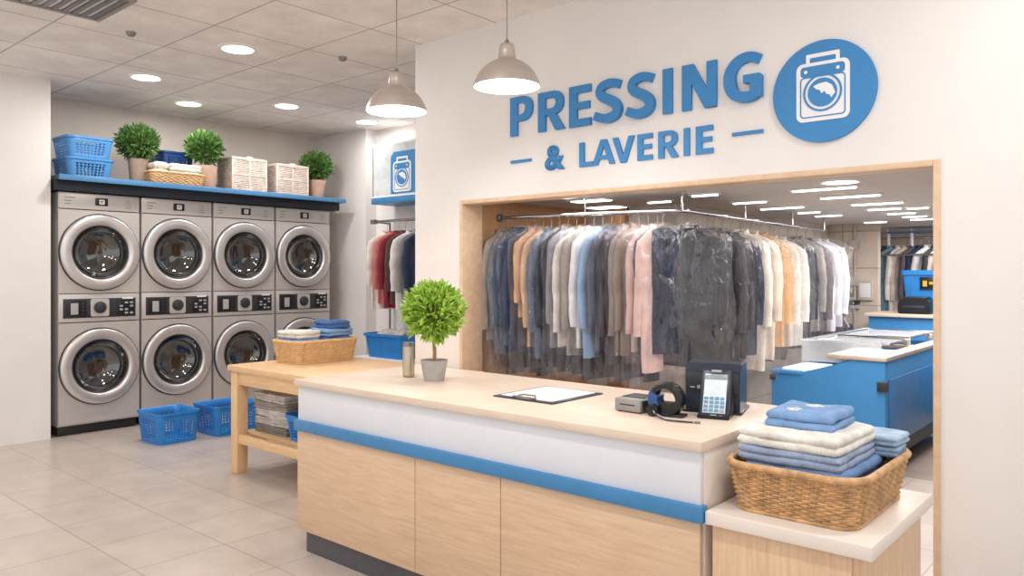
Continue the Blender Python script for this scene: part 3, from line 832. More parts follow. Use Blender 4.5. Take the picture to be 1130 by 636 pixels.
# basket on the table with folded laundry
wicker_basket('wicker_basket', 'pale honey wicker basket of folded laundry on the beech table', (-5.19, 3.61, TZ), .30, .53, .175, M['wickerp'], 0, .032, .026, .013, .0066, .012)
folded('folded_towel', 'blue folded towel lying lowest at the left of the table basket', 'towel', (-5.19, 3.46, TZ + .016), 0, .28, .22, .17, 3, terry((128, 164, 212)), 61, 'laundry folded in the table basket', .006)
folded('folded_towel', 'white folded towel on top at the left of the table basket', 'towel', (-5.19, 3.455, TZ + .19), .06, .27, .22, .055, 2, terry(WH), 62, 'laundry folded in the table basket', .007)
folded('folded_garment', 'mid blue folded garment lying lowest at the right of the table basket', 'clothing', (-5.19, 3.735, TZ + .016), 0, .28, .25, .175, 3, terry((98, 138, 192)), 63, 'laundry folded in the table basket', .007)
folded('folded_garment', 'light blue folded garment, middle of the right pile in the table basket', 'clothing', (-5.18, 3.735, TZ + .195), .1, .28, .26, .05, 2, terry((134, 170, 214)), 64, 'laundry folded in the table basket', .008)
folded('folded_garment', 'denim blue folded garment topping the right pile in the table basket', 'clothing', (-5.19, 3.765, TZ + .25), -.1, .24, .21, .06, 2, terry((84, 120, 172)), 65, 'laundry folded in the table basket', .009)

# ------------------------------------------------------------------ counter
KX0, KX1, KY0, KY1, KZ = -3.62, -1.22, 2.39, 3.27, .93
t = thing('service_counter', 'long service counter with cream top, white fascia, blue stripe and oak panels', 'counter', (-2.42, 2.83, 0))
def kb(name, x0, x1, y0, y1, z0, z1, m, bev=.003): return boxo(name, (x0 + 2.42, x1 + 2.42, y0 - 2.83, y1 - 2.83, z0, z1), m, t, bev)
kb('countertop', KX0, KX1, KY0 - .012, KY1, KZ - .034, KZ, M['counter'], .003)
kb('fascia', KX0 + .012, KX1 - .012, KY0 + .008, KY0 + .03, .71, KZ - .034, M['whitepanel'])
kb('stripe', KX0 - .002, KX1 + .004, KY0 - .012, KY0 + .03, .655, .712, M['blue'], .004)
kb('core', KX0 + .03, KX1 - .03, KY0 + .03, KY1 - .02, .12, KZ - .034, M['laminate'])
for x0, x1 in ((KX0 + .012, -2.668), (-2.664, -2.140), (-2.136, KX1 - .012)): kb('front_panel', x0, x1, KY0 + .004, KY0 + .028, .122, .655, M['oak'], .002)
for x0, x1 in ((KX0 + .01, KX0 + .03), (KX1 - .03, KX1 - .008)): kb('end_panel', x0, x1, KY0 + .031, KY1 - .02, .12, KZ - .034, M['laminate'])
kb('plinth', KX0 + .05, KX1 - .05, KY0 + .035, KY1 - .05, 0, .12, M['toe'])

# low counter at the right
LZ = .70
t = thing('low_counter', 'low oak side counter with pale top, holding the big towel basket', 'counter', (-.95, 2.76, 0))
boxo('countertop', (-.262, .27, -.37, .355, LZ - .045, LZ), M['laminate'], t, .004)
boxo('body', (-.245, .235, -.335, .335, .0, LZ - .045), M['oak_v'], t, .002)
boxo('front_panel', (-.245, .205, -.348, -.336, .02, LZ - .05), M['oak_v'], t, .002)

# big basket with towels
wicker_basket('wicker_basket', 'large brown wicker basket filled with towels on the low counter', (-.957, 2.755, LZ), .385, .545, .168, M['wicker'], 0, .035, .023, .0086, .0048, .0125)
G = 'towels in the large wicker basket'
TWX, TWY = -.98, 2.695
folded('folded_towel', 'deep blue folded towel lowest in the main stack of the large basket', 'towel', (-.962, TWY + .005, LZ + .014), .0, .345, .395, .15, 4, terry((122, 156, 202)), 71, G, .005)
folded('folded_towel', 'grey-blue folded towel under the cream towel in the large basket', 'towel', (TWX, TWY, LZ + .164), .0, .35, .385, .052, 2, terry((160, 176, 204)), 72, G, .005)
folded('folded_towel', 'thick cream folded towel near the top of the large basket', 'towel', (TWX, TWY, LZ + .216), -.02, .345, .375, .056, 2, terry((244, 238, 229)), 73, G, .005)
tp = thing('folded_towel', 'small blue folded towel topping the main stack of the large basket', 'towel', (TWX + .0, TWY + .03, LZ + .273), .04, group=G)
b = BM(); slab(b, .235, .27, .028, 0, 74, .005); slab(b, .23, .262, .03, .026, 75, .006)
obj('cloth', b, terry((134, 168, 212)), tp, angle=70)
b = BM()
for cx, cy, s in ((-.03, -.06, 1), (.0, .045, 1.1)):
    for k in range(4): slab(b, .03 * s, .022 * s, .006, .053, 80 + k, .002, cx + .018 * math.cos(k * 1.6), cy + .02 * math.sin(k * 1.6), k, 4, 4)
obj('embroidery', b, terry((226, 226, 226)), tp, angle=70)['label'] = 'white embroidered motif'
SX, SY = -.865, 2.965
folded('folded_towel', 'blue folded towel lowest in the short rear stack of the large basket', 'towel', (-.9, 2.952, LZ + .014), 0, .2, .105, .14, 3, terry((126, 162, 206)), 76, G, .005)
folded('folded_towel', 'pale blue folded towel, middle of the short rear stack', 'towel', (SX, SY, LZ + .156), .03, .25, .14, .036, 2, terry((156, 184, 214)), 77, G, .005)
folded('folded_towel', 'palest blue folded towel on top of the short rear stack', 'towel', (SX, SY, LZ + .194), -.03, .26, .15, .038, 2, terry((178, 202, 226)), 78, G, .006)

# ------------------------------------------------------------------ things on the counter
t = thing('topiary', 'small ball topiary in a grey pot on the counter', 'plant', (-3.01, 2.84, KZ))
p = obj('pot', lathe(BM(), [(.052, 0), (.054, .003), (.072, .105), (.074, .11), (.067, .11), (.065, .09)], 36, cap0=True), M['concrete'], t)
obj('soil', lathe(BM(), [(.001, .094), (.066, .092)], 24), M['soil'], p)
obj('trunk', tube(BM(), [(0, 0, .09), (.004, 0, .15), (-.003, .002, .21), (0, 0, .36)], .01, 10), M['bark'], t)
obj('twig', twigs(BM(), (0, 0, .367), .15, 60, 5, .0025), M['bark'], t)['kind'] = 'stuff'
obj('foliage', leaf_cloud(BM(), (0, 0, .367), .142, 2300, .052, 11, .35, .95, .35, .2), M['leafbright'], t, False)
t = thing('tumbler', 'slim brushed steel tumbler beside the topiary pot', 'cup', (-3.225, 2.85, KZ))
obj('cup_body', lathe(BM(), [(.026, 0), (.031, .004), (.033, .012), (.033, .165), (.031, .172)], 32, cap0=True), mat('brushed tumbler steel', (196, 184, 166), .3, .8, .04), t)
obj('lid', lathe(BM(), [(.0325, .168), (.0325, .182), (.029, .19), (.001, .191)], 32), M['greymetal'], t)

t = thing('clipboard', 'dark clipboard with a white form lying on the counter', 'clipboard', (-2.235, 2.84, KZ))
boxo('board', (-.175, .175, -.195, .195, 0, .006), M['navy'], t, .003)
b = BM(); box(b, -.15, .15, -.165, .17, .006, .0085); obj('paper', b, M['paper'], t, False)
b = BM()
for k in range(6): box(b, -.13, .13 - .05 * (k % 3), .13 - k * .045, .133 - k * .045, .0085, .0088)
obj('printed_line', b, M['keyg'], t, False)
b = BM(); prism(b, [(.06 * math.cos(q * .2618), -.168 + .022 * math.sin(q * .2618)) for q in range(24)], .006, .011, 'xy'); tube(b, [(-.055, -.165, .012), (-.035, -.14, .018), (.035, -.14, .018), (.055, -.165, .012)], .004, 8); bar(b, (-.065, -.178, .012), (.065, -.178, .012), .005)
obj('clip', b, M['greymetal'], t)

t = thing('card_reader', 'small grey box device with a slot, left of the terminal', 'card reader', (-1.715, 2.775, KZ))
b = box(BM(), -.062, .062, -.075, .075, .004, .056, .006); obj('body', b, mat('grey device plastic', (150, 146, 144), .45), t)
boxo('top_plate', (-.052, .052, -.03, .068, .056, .059), M['dark'], t, .001)
boxo('side_panel', (.062, .066, -.06, .06, .01, .05), M['dark'], t, .001)
boxo('slot', (-.035, .035, -.0765, -.074, .03, .034), M['black'], t, 0)
b = BM()
for sx in (-.045, .045):
    for sy in (-.055, .055): lathe(b, [(.008, 0), (.008, .004)], 12, (sx, sy, 0), cap0=True)
obj('foot', b, M['black'], t)

# hoop shaped hand device
t = thing('hand_scanner', 'blue and black hoop shaped hand device with loose cables', 'scanner', (-1.555, 2.745, KZ), math.radians(8))
t.scale = (.88, .88, .88)
def hoop(a0, a1, R0, R1, hw, n=24, cz=.075):
    b = BM(); rings = []
    for i in range(n + 1):
        a = math.radians(a0 + (a1 - a0) * i / n)
        q = []
        for rr, yy in ((R0, -hw), (R1 - .006, -hw), (R1, -hw * .75), (R1, hw * .75), (R1 - .006, hw), (R0, hw)):
            q.append(b.verts.new((rr * math.cos(a), yy, cz + rr * math.sin(a))))
        rings.append(q)
    for r0, r1 in zip(rings, rings[1:]):
        for k in range(6): b.faces.new((r0[k], r0[(k + 1) % 6], r1[(k + 1) % 6], r1[k]))
    b.faces.new(rings[0]); b.faces.new(rings[-1])
    return b
obj('band', hoop(-75, 185, .052, .078, .038), M['black'], t)
obj('head', hoop(150, 222, .034, .082, .042), mat('blue scanner plastic', (52, 86, 146), .3), t)
b = BM()
for k in range(9):
    a = math.radians(20 + k * 15); box(b, .0765 * math.cos(a) - .004, .0765 * math.cos(a) + .004, -.022, .022, .075 + .0765 * math.sin(a) - .003, .075 + .0765 * math.sin(a) + .003)
obj('grip_rib', b, M['dark'], t)
b = BM()
for k in range(4): box(b, -.086, -.08, -.03 + k * .016, -.02 + k * .016, .066, .08)
obj('marking', b, M['key'], t, False)
b = prism(BM(), [(.06 * math.cos(math.radians(q)), .062 + .062 * math.sin(math.radians(q))) for q in range(180, 361, 12)] + [(.078, .05), (.085, .0), (-.03, .0)][:0], -.03, .03)
obj('body', b, M['black'], t)
boxo('foot', (.0, .085, -.034, .034, 0, .014), M['dark'], t, .005)
obj('wheel', lathe(BM(), [(.001, -.05), (.012, -.052), (.014, -.048), (.026, -.05), (.028, -.046), (.028, -.03), (.001, -.03)], 24, (-.05, -.01, .028), 'y'), M['black'], t)
for k, pts in enumerate(([(-.06, -.03, .045), (-.035, -.07, .02), (.02, -.1, .005), (.09, -.095, .005), (.13, -.085, .005)], [(-.055, -.035, .04), (-.02, -.085, .014), (.04, -.13, .005), (.12, -.125, .005), (.17, -.11, .005)])):
    P = []
    for i in range(len(pts) - 1):
        for s in range(6): P.append(Vector(pts[i]).lerp(Vector(pts[i + 1]), s / 6))
    for _ in range(4): P = [P[0]] + [(P[i - 1] + P[i] * 2 + P[i + 1]) / 4 for i in range(1, len(P) - 1)] + [P[-1]]
    obj('cable', tube(BM(), P, .0035, 8), M['dark'] if k else M['wire'], t)
b = BM(); box(b, .165, .19, -.114, -.1, .001, .009, .002); obj('plug', b, M['greymetal'], t)

# payment terminal: upright navy stand plus a tilted handset
t = thing('till_stand', 'dark navy upright till stand behind the keypad terminal', 'till', (-1.47, 3.0, KZ), math.radians(16))
poly = [(-.09, 0), (.09, 0), (.09, .045), (.055, .2), (-.0, .205), (-.06, .205), (-.09, .02)]
b = prism(BM(), [(-.085, 0), (.105, 0), (.105, .19), (.085, .2), (-.055, .2), (-.085, .17)], -.11, .11, 'yz')
bmesh.ops.bevel(b, geom=b.edges[:], offset=.004, segments=2, affect='EDGES')
obj('housing', b, M['navy'], t)
boxo('front_plate', (-.105, .105, -.09, -.084, .085, .165), M['dark'], t, .002)
b = BM(); box(b, -.088, -.07, -.0915, -.09, .10, .106)
for k in range(3): box(b, -.06 + k * .018, -.048 + k * .018, -.0915, -.09, .098, .112)
obj('marking', b, M['keyg'], t, False)
boxo('base_plate', (-.12, .12, -.1, .115, 0, .012), M['black'], t, .004)

t = thing('card_terminal', 'handheld card terminal with pale screen and keypad leaning in its cradle', 'card terminal', (-1.395, 2.84, KZ), math.radians(16))
def tilt(o, ang=-24, loc=(0, 0, 0)):
    o.rotation_euler = (math.radians(ang), 0, 0); o.location = loc
LOC = (0, -.045, .004)
h = boxo('handset', (-.058, .058, 0, .036, 0, .2), M['navy'], t, .009); tilt(h, -24, LOC)
sc_ = boxo('screen', (-.044, .044, -.0015, .002, .09, .178), M['screen'], h, .001)
boxo('screen_header', (-.044, .044, -.002, .002, .155, .179), M['screentop'], h, .001)
boxo('keypad_plate', (-.044, .044, -.0012, .002, .02, .092), M['screen'], h, .001)
for i in range(4):
    for j in range(4):
        boxo('key', (-.04 + i * .021, -.024 + i * .021, -.0045, 0, .024 + j * .0165, .036 + j * .0165), M['keyg'] if (i == 3 and j == 0) else M['key'], h, .001)
boxo('top_cap', (-.02, .02, -.002, .01, .186, .197), M['keyg'], h, .002)
b = BM(); box(b, -.012, .012, -.0012, 0, .008, .014); box(b, .022, .032, -.0012, 0, .008, .012); obj('marking', b, M['keyg'], h, False)
b = prism(BM(), [(-.052, 0), (.075, 0), (.085, .11), (.055, .12), (-.0, .02), (-.052, .012)], -.062, .062, 'yz'); bmesh.ops.bevel(b, geom=b.edges[:], offset=.003, segments=2, affect='EDGES')
obj('cradle', b, M['black'], t)

# ------------------------------------------------------------------ clothes
def garment(name, label, cat, group, loc, rz, col, length=.82, hw=.2, ht=.036, sleeve=.55, cover=True, seed=1, jacket=False, collar=True, tail=.12, hang=.1, detail=1, under=None, fall=1.14):
    rr = random.Random(seed)
    t = thing(name, label, cat, loc, rz, group)
    m = fabric(col)
    ph = [rr.uniform(0, 6.28) for _ in range(6)]
    z0 = -hang
    ns = 36 if detail else 20
    # body
    def prof(u):
        # u 0..1 from neck to hem -> z, half width, half thickness
        z = z0 - .03 - u * length
        drop = u * length
        if drop < .075: q = drop / .075; w = .05 + (hw - .05) * q ** .75; th = ht * (.75 + .15 * q)
        else:
            q = (drop - .075) / (length - .075); w = hw * (1 + .03 * math.sin(q * 3) - .03 * q); th = ht * (.9 + .25 * math.sin(min(1, q * 2) * PI / 2))
        return z, w, th
    b = BM(); rings = []
    us = [0, .025, .05, .075, .092, .12, .18, .27, .36, .45, .54, .63, .72, .81, .9, .96, 1.0]
    for u in us:
        z, w, th = prof(u); ring = []
        amp = min(.012, ht * .33) * min(1, max(0, (u - .08) * 1.6))
        for i in range(ns):
            a = 2 * PI * i / ns; ca, sa = math.cos(a), math.sin(a)
            x = w * (abs(ca) ** .8) * (1 if ca > 0 else -1); y = th * (abs(sa) ** .75) * (1 if sa > 0 else -1)
            f = amp * (math.sin(x * 42 + ph[0] + u * 1.5) + .7 * math.sin(x * 71 + ph[1] - u * 2)) + .004 * noise.noise(Vector((x * 14, z * 7, seed)))
            ring.append(b.verts.new((x + .006 * noise.noise(Vector((z * 6, seed, 1))), y + f, z + (.006 * math.sin(x * 20 + ph[2]) if u == 1 else 0))))
        rings.append(ring)
    for p, q in zip(rings, rings[1:]):
        for i in range(ns): b.faces.new((p[i], p[(i + 1) % ns], q[(i + 1) % ns], q[i]))
    b.faces.new(rings[0]); b.faces.new(rings[-1])
    body = obj('torso', b, m, t, angle=75)
    # sleeves
    for s in (-1, 1):
        b = BM(); P = []
        sl = sleeve * rr.uniform(.94, 1.05)
        k1 = rr.uniform(-.012, .02)
        for i in range(12):
            u = i / 11
            P.append((s * (hw * .88 + .045 * min(1, u * 2.2) - .012 * u), k1 * u + .008 * math.sin(u * 6 + ph[3]), z0 - .115 - u * sl))
        nn = 12; R = []
        for i, p in enumerate(P):
            u = i / 11; rx = .058 * (1 - .3 * u) if i else .04; ry = ht * 1.05 * (1 - .22 * u) if i else ht * .8
            R.append([b.verts.new((p[0] + rx * math.cos(2 * PI * k / nn) * (1 + .08 * math.sin(u * 23 + k + ph[4])), p[1] + ry * math.sin(2 * PI * k / nn) * (1 + .1 * math.sin(u * 19 + k * 2)), p[2] + (.03 * (1 - s * math.cos(2 * PI * k / nn)) * -.5 if i == 0 else 0))) for k in range(nn)])
        for p, q in zip(R, R[1:]):
            for k in range(nn): b.faces.new((p[k], p[(k + 1) % nn], q[(k + 1) % nn], q[k]))
        b.faces.new(R[0]); b.faces.new(R[-1])
        sv = obj('sleeve', b, m, t, angle=75)
    if collar:
        b = BM()
        R = []
        for zz, kx, ky in ((z0 - .045, .062, .04), (z0 - .012, .055, .036), (z0 - .004, .06, .04), (z0 - .05, .076, .047)):
            R.append([b.verts.new((kx * math.cos(2 * PI * k / 20), ky * math.sin(2 * PI * k / 20), zz - (.03 * max(0, -math.sin(2 * PI * k / 20)) if zz > z0 - .02 else .02 * max(0, -math.sin(2 * PI * k / 20))))) for k in range(20)])
        for p, q in zip(R, R[1:]):
            for k in range(20): b.faces.new((p[k], p[(k + 1) % 20], q[(k + 1) % 20], q[k]))
        obj('collar', b, m, t, angle=75)
    if jacket:
        b = BM()
        for s in (-1, 1):
            prism(b, [(s * .055, z0 - .05), (s * .11, z0 - .1), (s * .085, z0 - .14), (s * .1, z0 - .16), (s * .012, z0 - .38), (s * .004, z0 - .36)], -ht - .014, -ht - .007)
        obj('lapel', b, fabric(tuple(int(v * 1.25 + 6) for v in col)), t, False)
    # trousers folded over the bar, showing below the hem
    if under:
        b = BM(); hw2 = hw * rr.uniform(.5, .62); sx = rr.uniform(-.05, .05)
        top, bot = z0 - length + .12, -fall + rr.uniform(-.05, .03)
        R = []
        for k in range(9):
            z = top + (bot - top) * k / 8
            R.append([b.verts.new((sx + hw2 * (1 - .1 * k / 8) * (abs(math.cos(a)) ** .6) * (1 if math.cos(a) > 0 else -1) + .006 * math.sin(k * 1.3 + ph[1]),
                                   ht * .6 * math.sin(a) + .006 * math.sin(8 * a + k * .4 + ph[0]), z)) for a in [2 * PI * i / 24 for i in range(24)]])
        for p, q in zip(R, R[1:]):
            for i in range(24): b.faces.new((p[i], p[(i + 1) % 24], q[(i + 1) % 24], q[i]))
        b.faces.new(R[0]); b.faces.new(R[-1])
        obj('trousers', b, fabric(under), t, angle=75)['label'] = 'dark trousers under the hem'
        tail = max(tail, fall - hang - length + .03)
    # hanger
    b = BM()
    tube(b, [(0, 0, -.0), (.012, 0, .012), (.02, 0, -.0), (.012, 0, -.016), (0, 0, -.03), (0, 0, z0 + .0)] if False else
         [(.0 + .016 * math.cos(a), 0, -.008 + .016 * math.sin(a)) for a in [math.radians(q) for q in (200, 160, 120, 90, 60, 20, -20, -60)]] + [(0, 0, -.035), (0, 0, z0 - .02)], .0021, 6)
    tube(b, [(-hw * .93, 0, z0 - .1), (-hw * .5, 0, z0 - .055), (0, 0, z0 - .018), (hw * .5, 0, z0 - .055), (hw * .93, 0, z0 - .1)], .006, 6)
    obj('hanger', b, M['greymetal'], t)
    if cover:
        b = BM(); rings = []; n2 = 60
        cl = length + tail
        ws = [0, .03, .07, .11, .15] + [.15 + .85 * k / 24 for k in range(1, 25)]
        for u in ws:
            d = u * cl
            if d < .1: q = d / .1; w = .03 + (hw + .095 - .03) * q ** .7; th = ht * .6 + (ht * .55 + .02) * q
            else: w = hw + .095 + .012 * math.sin(d * 7 + ph[0]); th = ht * 1.15 + .02
            ring = []
            for i in range(n2):
                a = 2 * PI * i / n2; ca, sa = math.cos(a), math.sin(a)
                x = w * (abs(ca) ** .85) * (1 if ca > 0 else -1); y = th * (abs(sa) ** .7) * (1 if sa > 0 else -1)
                pz = Vector((x * 11, d * 4, seed * 3.1 + (0 if sa > 0 else 5)))
                f = .010 * noise.noise(pz) + .022 * ((1 - abs(noise.noise(pz * 1.6))) ** 4 - .35) * min(1, d * 8) + .006 * noise.noise(pz * 5)
                ring.append(b.verts.new((x + f * .6, y + f, z0 + .012 - d + (.02 * noise.noise(Vector((x * 9, y * 30, seed))) if u == 1 else 0))))
            rings.append(ring)
        for p, q in zip(rings, rings[1:]):
            for i in range(n2): b.faces.new((p[i], p[(i + 1) % n2], q[(i + 1) % n2], q[i]))
        obj('plastic_cover', b, M['shinyplastic' if 'crinkled' in label or 'shiny' in label else 'plastic'], t, angle=50)
    return t

# L-shaped rail in the back room
RA, RB, RC, RZ = Vector((-3.978, 4.44, 1.93)), Vector((-2.56, 4.72, 1.93)), Vector((-2.72, 7.95, 1.93)), 1.93
t = thing('garment_rail', 'chrome L-shaped garment rail hung behind the opening', 'clothes rail', (RB.x, RB.y, RZ))
P = [RA - RB]
cor = [(RA - RB).normalized() * .12, Vector((0, 0, 0)), (RC - RB).normalized() * .12]
for i in range(7):
    s = i / 6; P.append(cor[0].lerp(cor[1], s).lerp(cor[1].lerp(cor[2], s), s))
P.append(RC - RB)
obj('rail', tube(BM(), P, .014, 12), M['chrome'], t)
for p in (RA.lerp(RB, .5), RB, RB.lerp(RC, .35), RB.lerp(RC, .7), RC):
    q = p - RB; b = bar(BM(), (q.x, q.y, 0), (q.x, q.y, BC - RZ), .007); lathe(b, [(.03, BC - RZ - .006), (.03, BC - RZ)], 16, (q.x, q.y, 0), cap0=True)
    obj('hanger_rod', b, M['chrome'], t)
obj('end_cap', lathe(BM(), [(.03, 0), (.03, .02), (.018, .028)], 20, (RA.x - RB.x, RA.y - RB.y, 0), 'x', cap0=True), M['greymetal'], t)

GRP = 'covered clothes on the long rail'
seg1 = [((176, 158, 142), 'beige covered shirt first at the left end of the long rail', .80, 0), ((108, 116, 132), 'slate grey covered shirt second from the left end of the long rail', .84, 0),
        ((56, 78, 110), 'steel navy covered shirt third from the left on the long rail', .84, 0), ((40, 58, 94), 'deep navy covered shirt just left of the peach blouse', .86, 0),
        ((222, 176, 136), 'peach blouse in plastic near the left of the long rail', .60, 0), ((214, 182, 152), 'tan shirt in plastic just right of the peach blouse', .82, 0),
        ((98, 116, 142), 'slate blue covered shirt right of the tan shirt', .86, 0), ((38, 42, 58), 'near-black navy jacket in plastic right of the slate blue shirt', .9, 1),
        ((140, 140, 148), 'mid grey covered shirt left of the ivory shirt', .8, 0), ((232, 224, 218), 'ivory shirt in plastic, left of the two pale shirts mid rail', .75, 0),
        ((168, 158, 150), 'grey-beige covered shirt between the two pale shirts', .84, 0), ((242, 240, 240), 'bright white shirt in plastic, left neighbour of the light blue shirt', .82, 0),
        ((152, 182, 216), 'light blue shirt in plastic mid rail', .86, 0), ((92, 98, 116), 'blue-grey covered shirt right of the light blue shirt', .84, 0),
        ((72, 64, 74), 'dark plum covered jacket right of the blue-grey shirt', .86, 1), ((146, 134, 126), 'taupe covered coat, left one of a matching pair', .84, 0),
        ((152, 136, 124), 'taupe covered coat, right one of a matching pair', .86, 0), ((222, 186, 178), 'pink shirt in plastic beside the taupe coats', .78, 0),
        ((228, 196, 190), 'long pale pink dress in plastic left of the rail corner', .9, 0)]
n1 = len(seg1)
a1 = math.atan2((RB - RA).y, (RB - RA).x)
for i, (col, lab, ln, jk) in enumerate(seg1):
    s = .03 + .85 * i / (n1 - 1)
    p = RA.lerp(RB, s)
    # local x is the shoulder line; hung across the rail and swung a little towards the room
    garment('hanging_garment', lab, 'clothing', GRP, (p.x, p.y, RZ - .008), a1 + PI / 2 - .25 + rnd.uniform(-.08, .08), col, (ln + .05) * rnd.uniform(.96, 1.04), .2, .026, .63 if ln > .7 else .44, True, 100 + i, bool(jk), True, .09 + rnd.uniform(-.02, .06), .075 + rnd.uniform(-.015, .02), 1, [(58, 58, 64), (44, 50, 64), (78, 74, 72), (50, 46, 48), (70, 72, 80)][i % 5] if i not in (3, 7, 18) else None, 1.12 + .02 * (i % 3))
corner = [((42, 50, 72), 'navy open-necked top in crinkled plastic at the rail corner', .86, 1, (-.13, -.035), 1.05), ((58, 60, 68), 'charcoal coat in shiny plastic facing out at the rail corner', .95, 1, (-.0, .10), .45)]
for i, (col, lab, ln, jk, off, rz) in enumerate(corner):
    garment('hanging_garment', lab, 'clothing', GRP, (RB.x + off[0], RB.y + off[1], RZ - .008), rz, col, ln, .2, .032, .6, True, 140 + i, bool(jk), i == 1, .1, .08)
seg2 = [((48, 46, 50), 'black covered suit jacket first on the rail past the corner', .92, 1), ((66, 62, 66), 'charcoal covered jacket second past the rail corner', .9, 1),
        ((46, 46, 52), 'black covered jacket third past the rail corner', .86, 1), ((36, 46, 66), 'dark navy covered blazer before the cream coats', .86, 1),
        ((232, 222, 208), 'cream long covered coat right of the navy blazer', 1.02, 0), ((226, 212, 194), 'oatmeal covered shirt second of the pale run', .95, 0),
        ((226, 176, 122), 'apricot covered shirt among the pale clothes', .86, 0), ((236, 228, 216), 'cream covered shirt right of the apricot shirt', .86, 0),
        ((242, 236, 228), 'off-white covered shirt left of the second navy jacket', .86, 0), ((40, 46, 64), 'navy covered jacket between white shirts toward the far end', .82, 1),
        ((160, 154, 148), 'light grey covered shirt right of the far navy jacket', .8, 0), ((112, 102, 114), 'mauve grey covered shirt third from the far end', .8, 0),
        ((240, 238, 238), 'white covered shirt second from the far end of the rail', .82, 0), ((228, 224, 234), 'lavender white covered shirt last at the far end of the rail', .8, 0)]
n2_ = len(seg2)
for i, (col, lab, ln, jk) in enumerate(seg2):
    s = (.125 + .85 * (i / (n2_ - 1)) ** 1.25)
    p = RB.lerp(RC, s)
    garment('hanging_garment', lab, 'clothing', GRP, (p.x, p.y, RZ - .008), .05 + rnd.uniform(-.08, .08), col, ln + .05, .2, .036, .62, True, 160 + i, bool(jk), True, .08, .085 + rnd.uniform(-.015, .015), 1, [(62, 60, 62), (96, 90, 86), (52, 54, 62)][i % 3] if i not in (4,) else None, 1.1)

# ------------------------------------------------------------------ alcove left of the sign wall
t = thing('logo_wall_box', 'wall box with a blue washing machine picture above the clothes rack', 'sign', (-6.3, 6.06, 2.3))
boxo('back_panel', (-.78, .9, -.02, -.001, .06, .66), mat('pale blue grey panel', (206, 214, 216), .35), t)
boxo('ledge', (-.8, .9, -.36, -.001, 0, .07), M['blue'], t, .004)
boxo('ledge_top', (-.79, .89, -.355, -.002, .07, .085), M['signwhite'], t, .002)
boxo('side_frame', (-.8, -.775, -.34, -.001, .07, .69), M['greymetal'], t, .003)
b = BM(); box(b, -.775, .9, -.345, -.335, .085, .66); obj('front_pane', b, mat('pale frosted pane', (210, 218, 220), .15), t, False)
boxo('top_frame', (-.8, .9, -.345, -.001, .66, .69), M['signwhite'], t, .003)
obj('blue_backing', prism(BM(), [(-.46, .1), (-.46, .52), (-.41, .57), (.3, .57), (.3, .1)], -.354, -.346, 'xz'), M['signblue'], t, False)
washer_icon(t, -.265, .30, 1.12, -.354)

t = thing('clothes_rack', 'chrome clothes rack with low shelf standing in the alcove', 'clothes rack', (-6.3, 5.74, 0))
b = BM(); bar(b, (-.80, 0, 2.1), (.9, 0, 2.1), .016); obj('rail', b, M['chrome'], t)
boxo('rail_bracket', (-.83, -.76, -.03, .03, 2.075, 2.125), M['greymetal'], t, .004)
for x in (-.8, .88):
    for y in (-.24, .24):
        if y > 0: obj('post', bar(BM(), (x, y, 0), (x, y, 2.1), .012), M['greymetal'], t)
        else: obj('post', bar(BM(), (x, y, 0), (x, y, .56), .012), M['greymetal'], t)
b = BM(); bar(b, (-.8, .0, 2.1), (-.8, .24, 2.09), .01); bar(b, (.88, .0, 2.1), (.88, .24, 2.09), .01); obj('cross_arm', b, M['greymetal'], t)
boxo('shelf', (-.82, .9, -.26, .26, .54, .56), M['signwhite'], t, .003)
G2 = 'clothes on the alcove rack'
rackc = [((226, 214, 206), 'ivory shirt first at the left on the alcove rack', .86), ((198, 120, 118), 'rose shirt second from the left on the alcove rack', .8), ((132, 48, 58), 'burgundy shirt third from the left on the alcove rack', .84),
         ((92, 70, 68), 'brown jacket right of the burgundy shirt on the alcove rack', .8), ((222, 220, 218), 'pale grey shirt mid rack in the alcove', .86), ((142, 142, 146), 'mid grey shirt right of the pale grey one in the alcove', .8),
         ((52, 62, 88), 'navy shirt farthest right in view on the alcove rack', .86)]
for i, (c, lab, ln) in enumerate(rackc):
    garment('hanging_garment', lab, 'clothing', G2, (-6.86 + i * .105, 5.74, 2.09), PI / 2 - .35 + rnd.uniform(-.1, .1), c, ln, .19, .034, .56, False, 200 + i, i == 3, True, 0, .1)
tb_ = thing('storage_tub', 'blue plastic storage tub on the low rack shelf in the alcove', 'tub', (-6.68, 5.72, .56))
b = BM(); R = []
for z, w, d in ((0, .58, .36), (.24, .64, .42), (.24, .67, .45), (.27, .67, .45), (.27, .63, .41), (.02, .56, .34)):
    pts, _ = rpath(w, d, .05, 48); R.append([b.verts.new((p.x, p.y, z)) for p, _ in pts])
for p, q in zip(R, R[1:]):
    for i in range(48): b.faces.new((p[i], p[(i + 1) % 48], q[(i + 1) % 48], q[i]))
b.faces.new(R[0]); b.faces.new(R[-1])
obj('tub_body', b, M['basketblue'], tb_)
folded('folded_cloth', 'pale cloth lying in the blue tub in the alcove', 'cloth', (-6.66, 5.72, .582), .1, .44, .28, .27, 3, terry((206, 196, 190)), 91, None, .02)

# ------------------------------------------------------------------ back room furniture
M['cartblue'] = mat('bright blue laminate', (64, 140, 202), .4, var=.02)
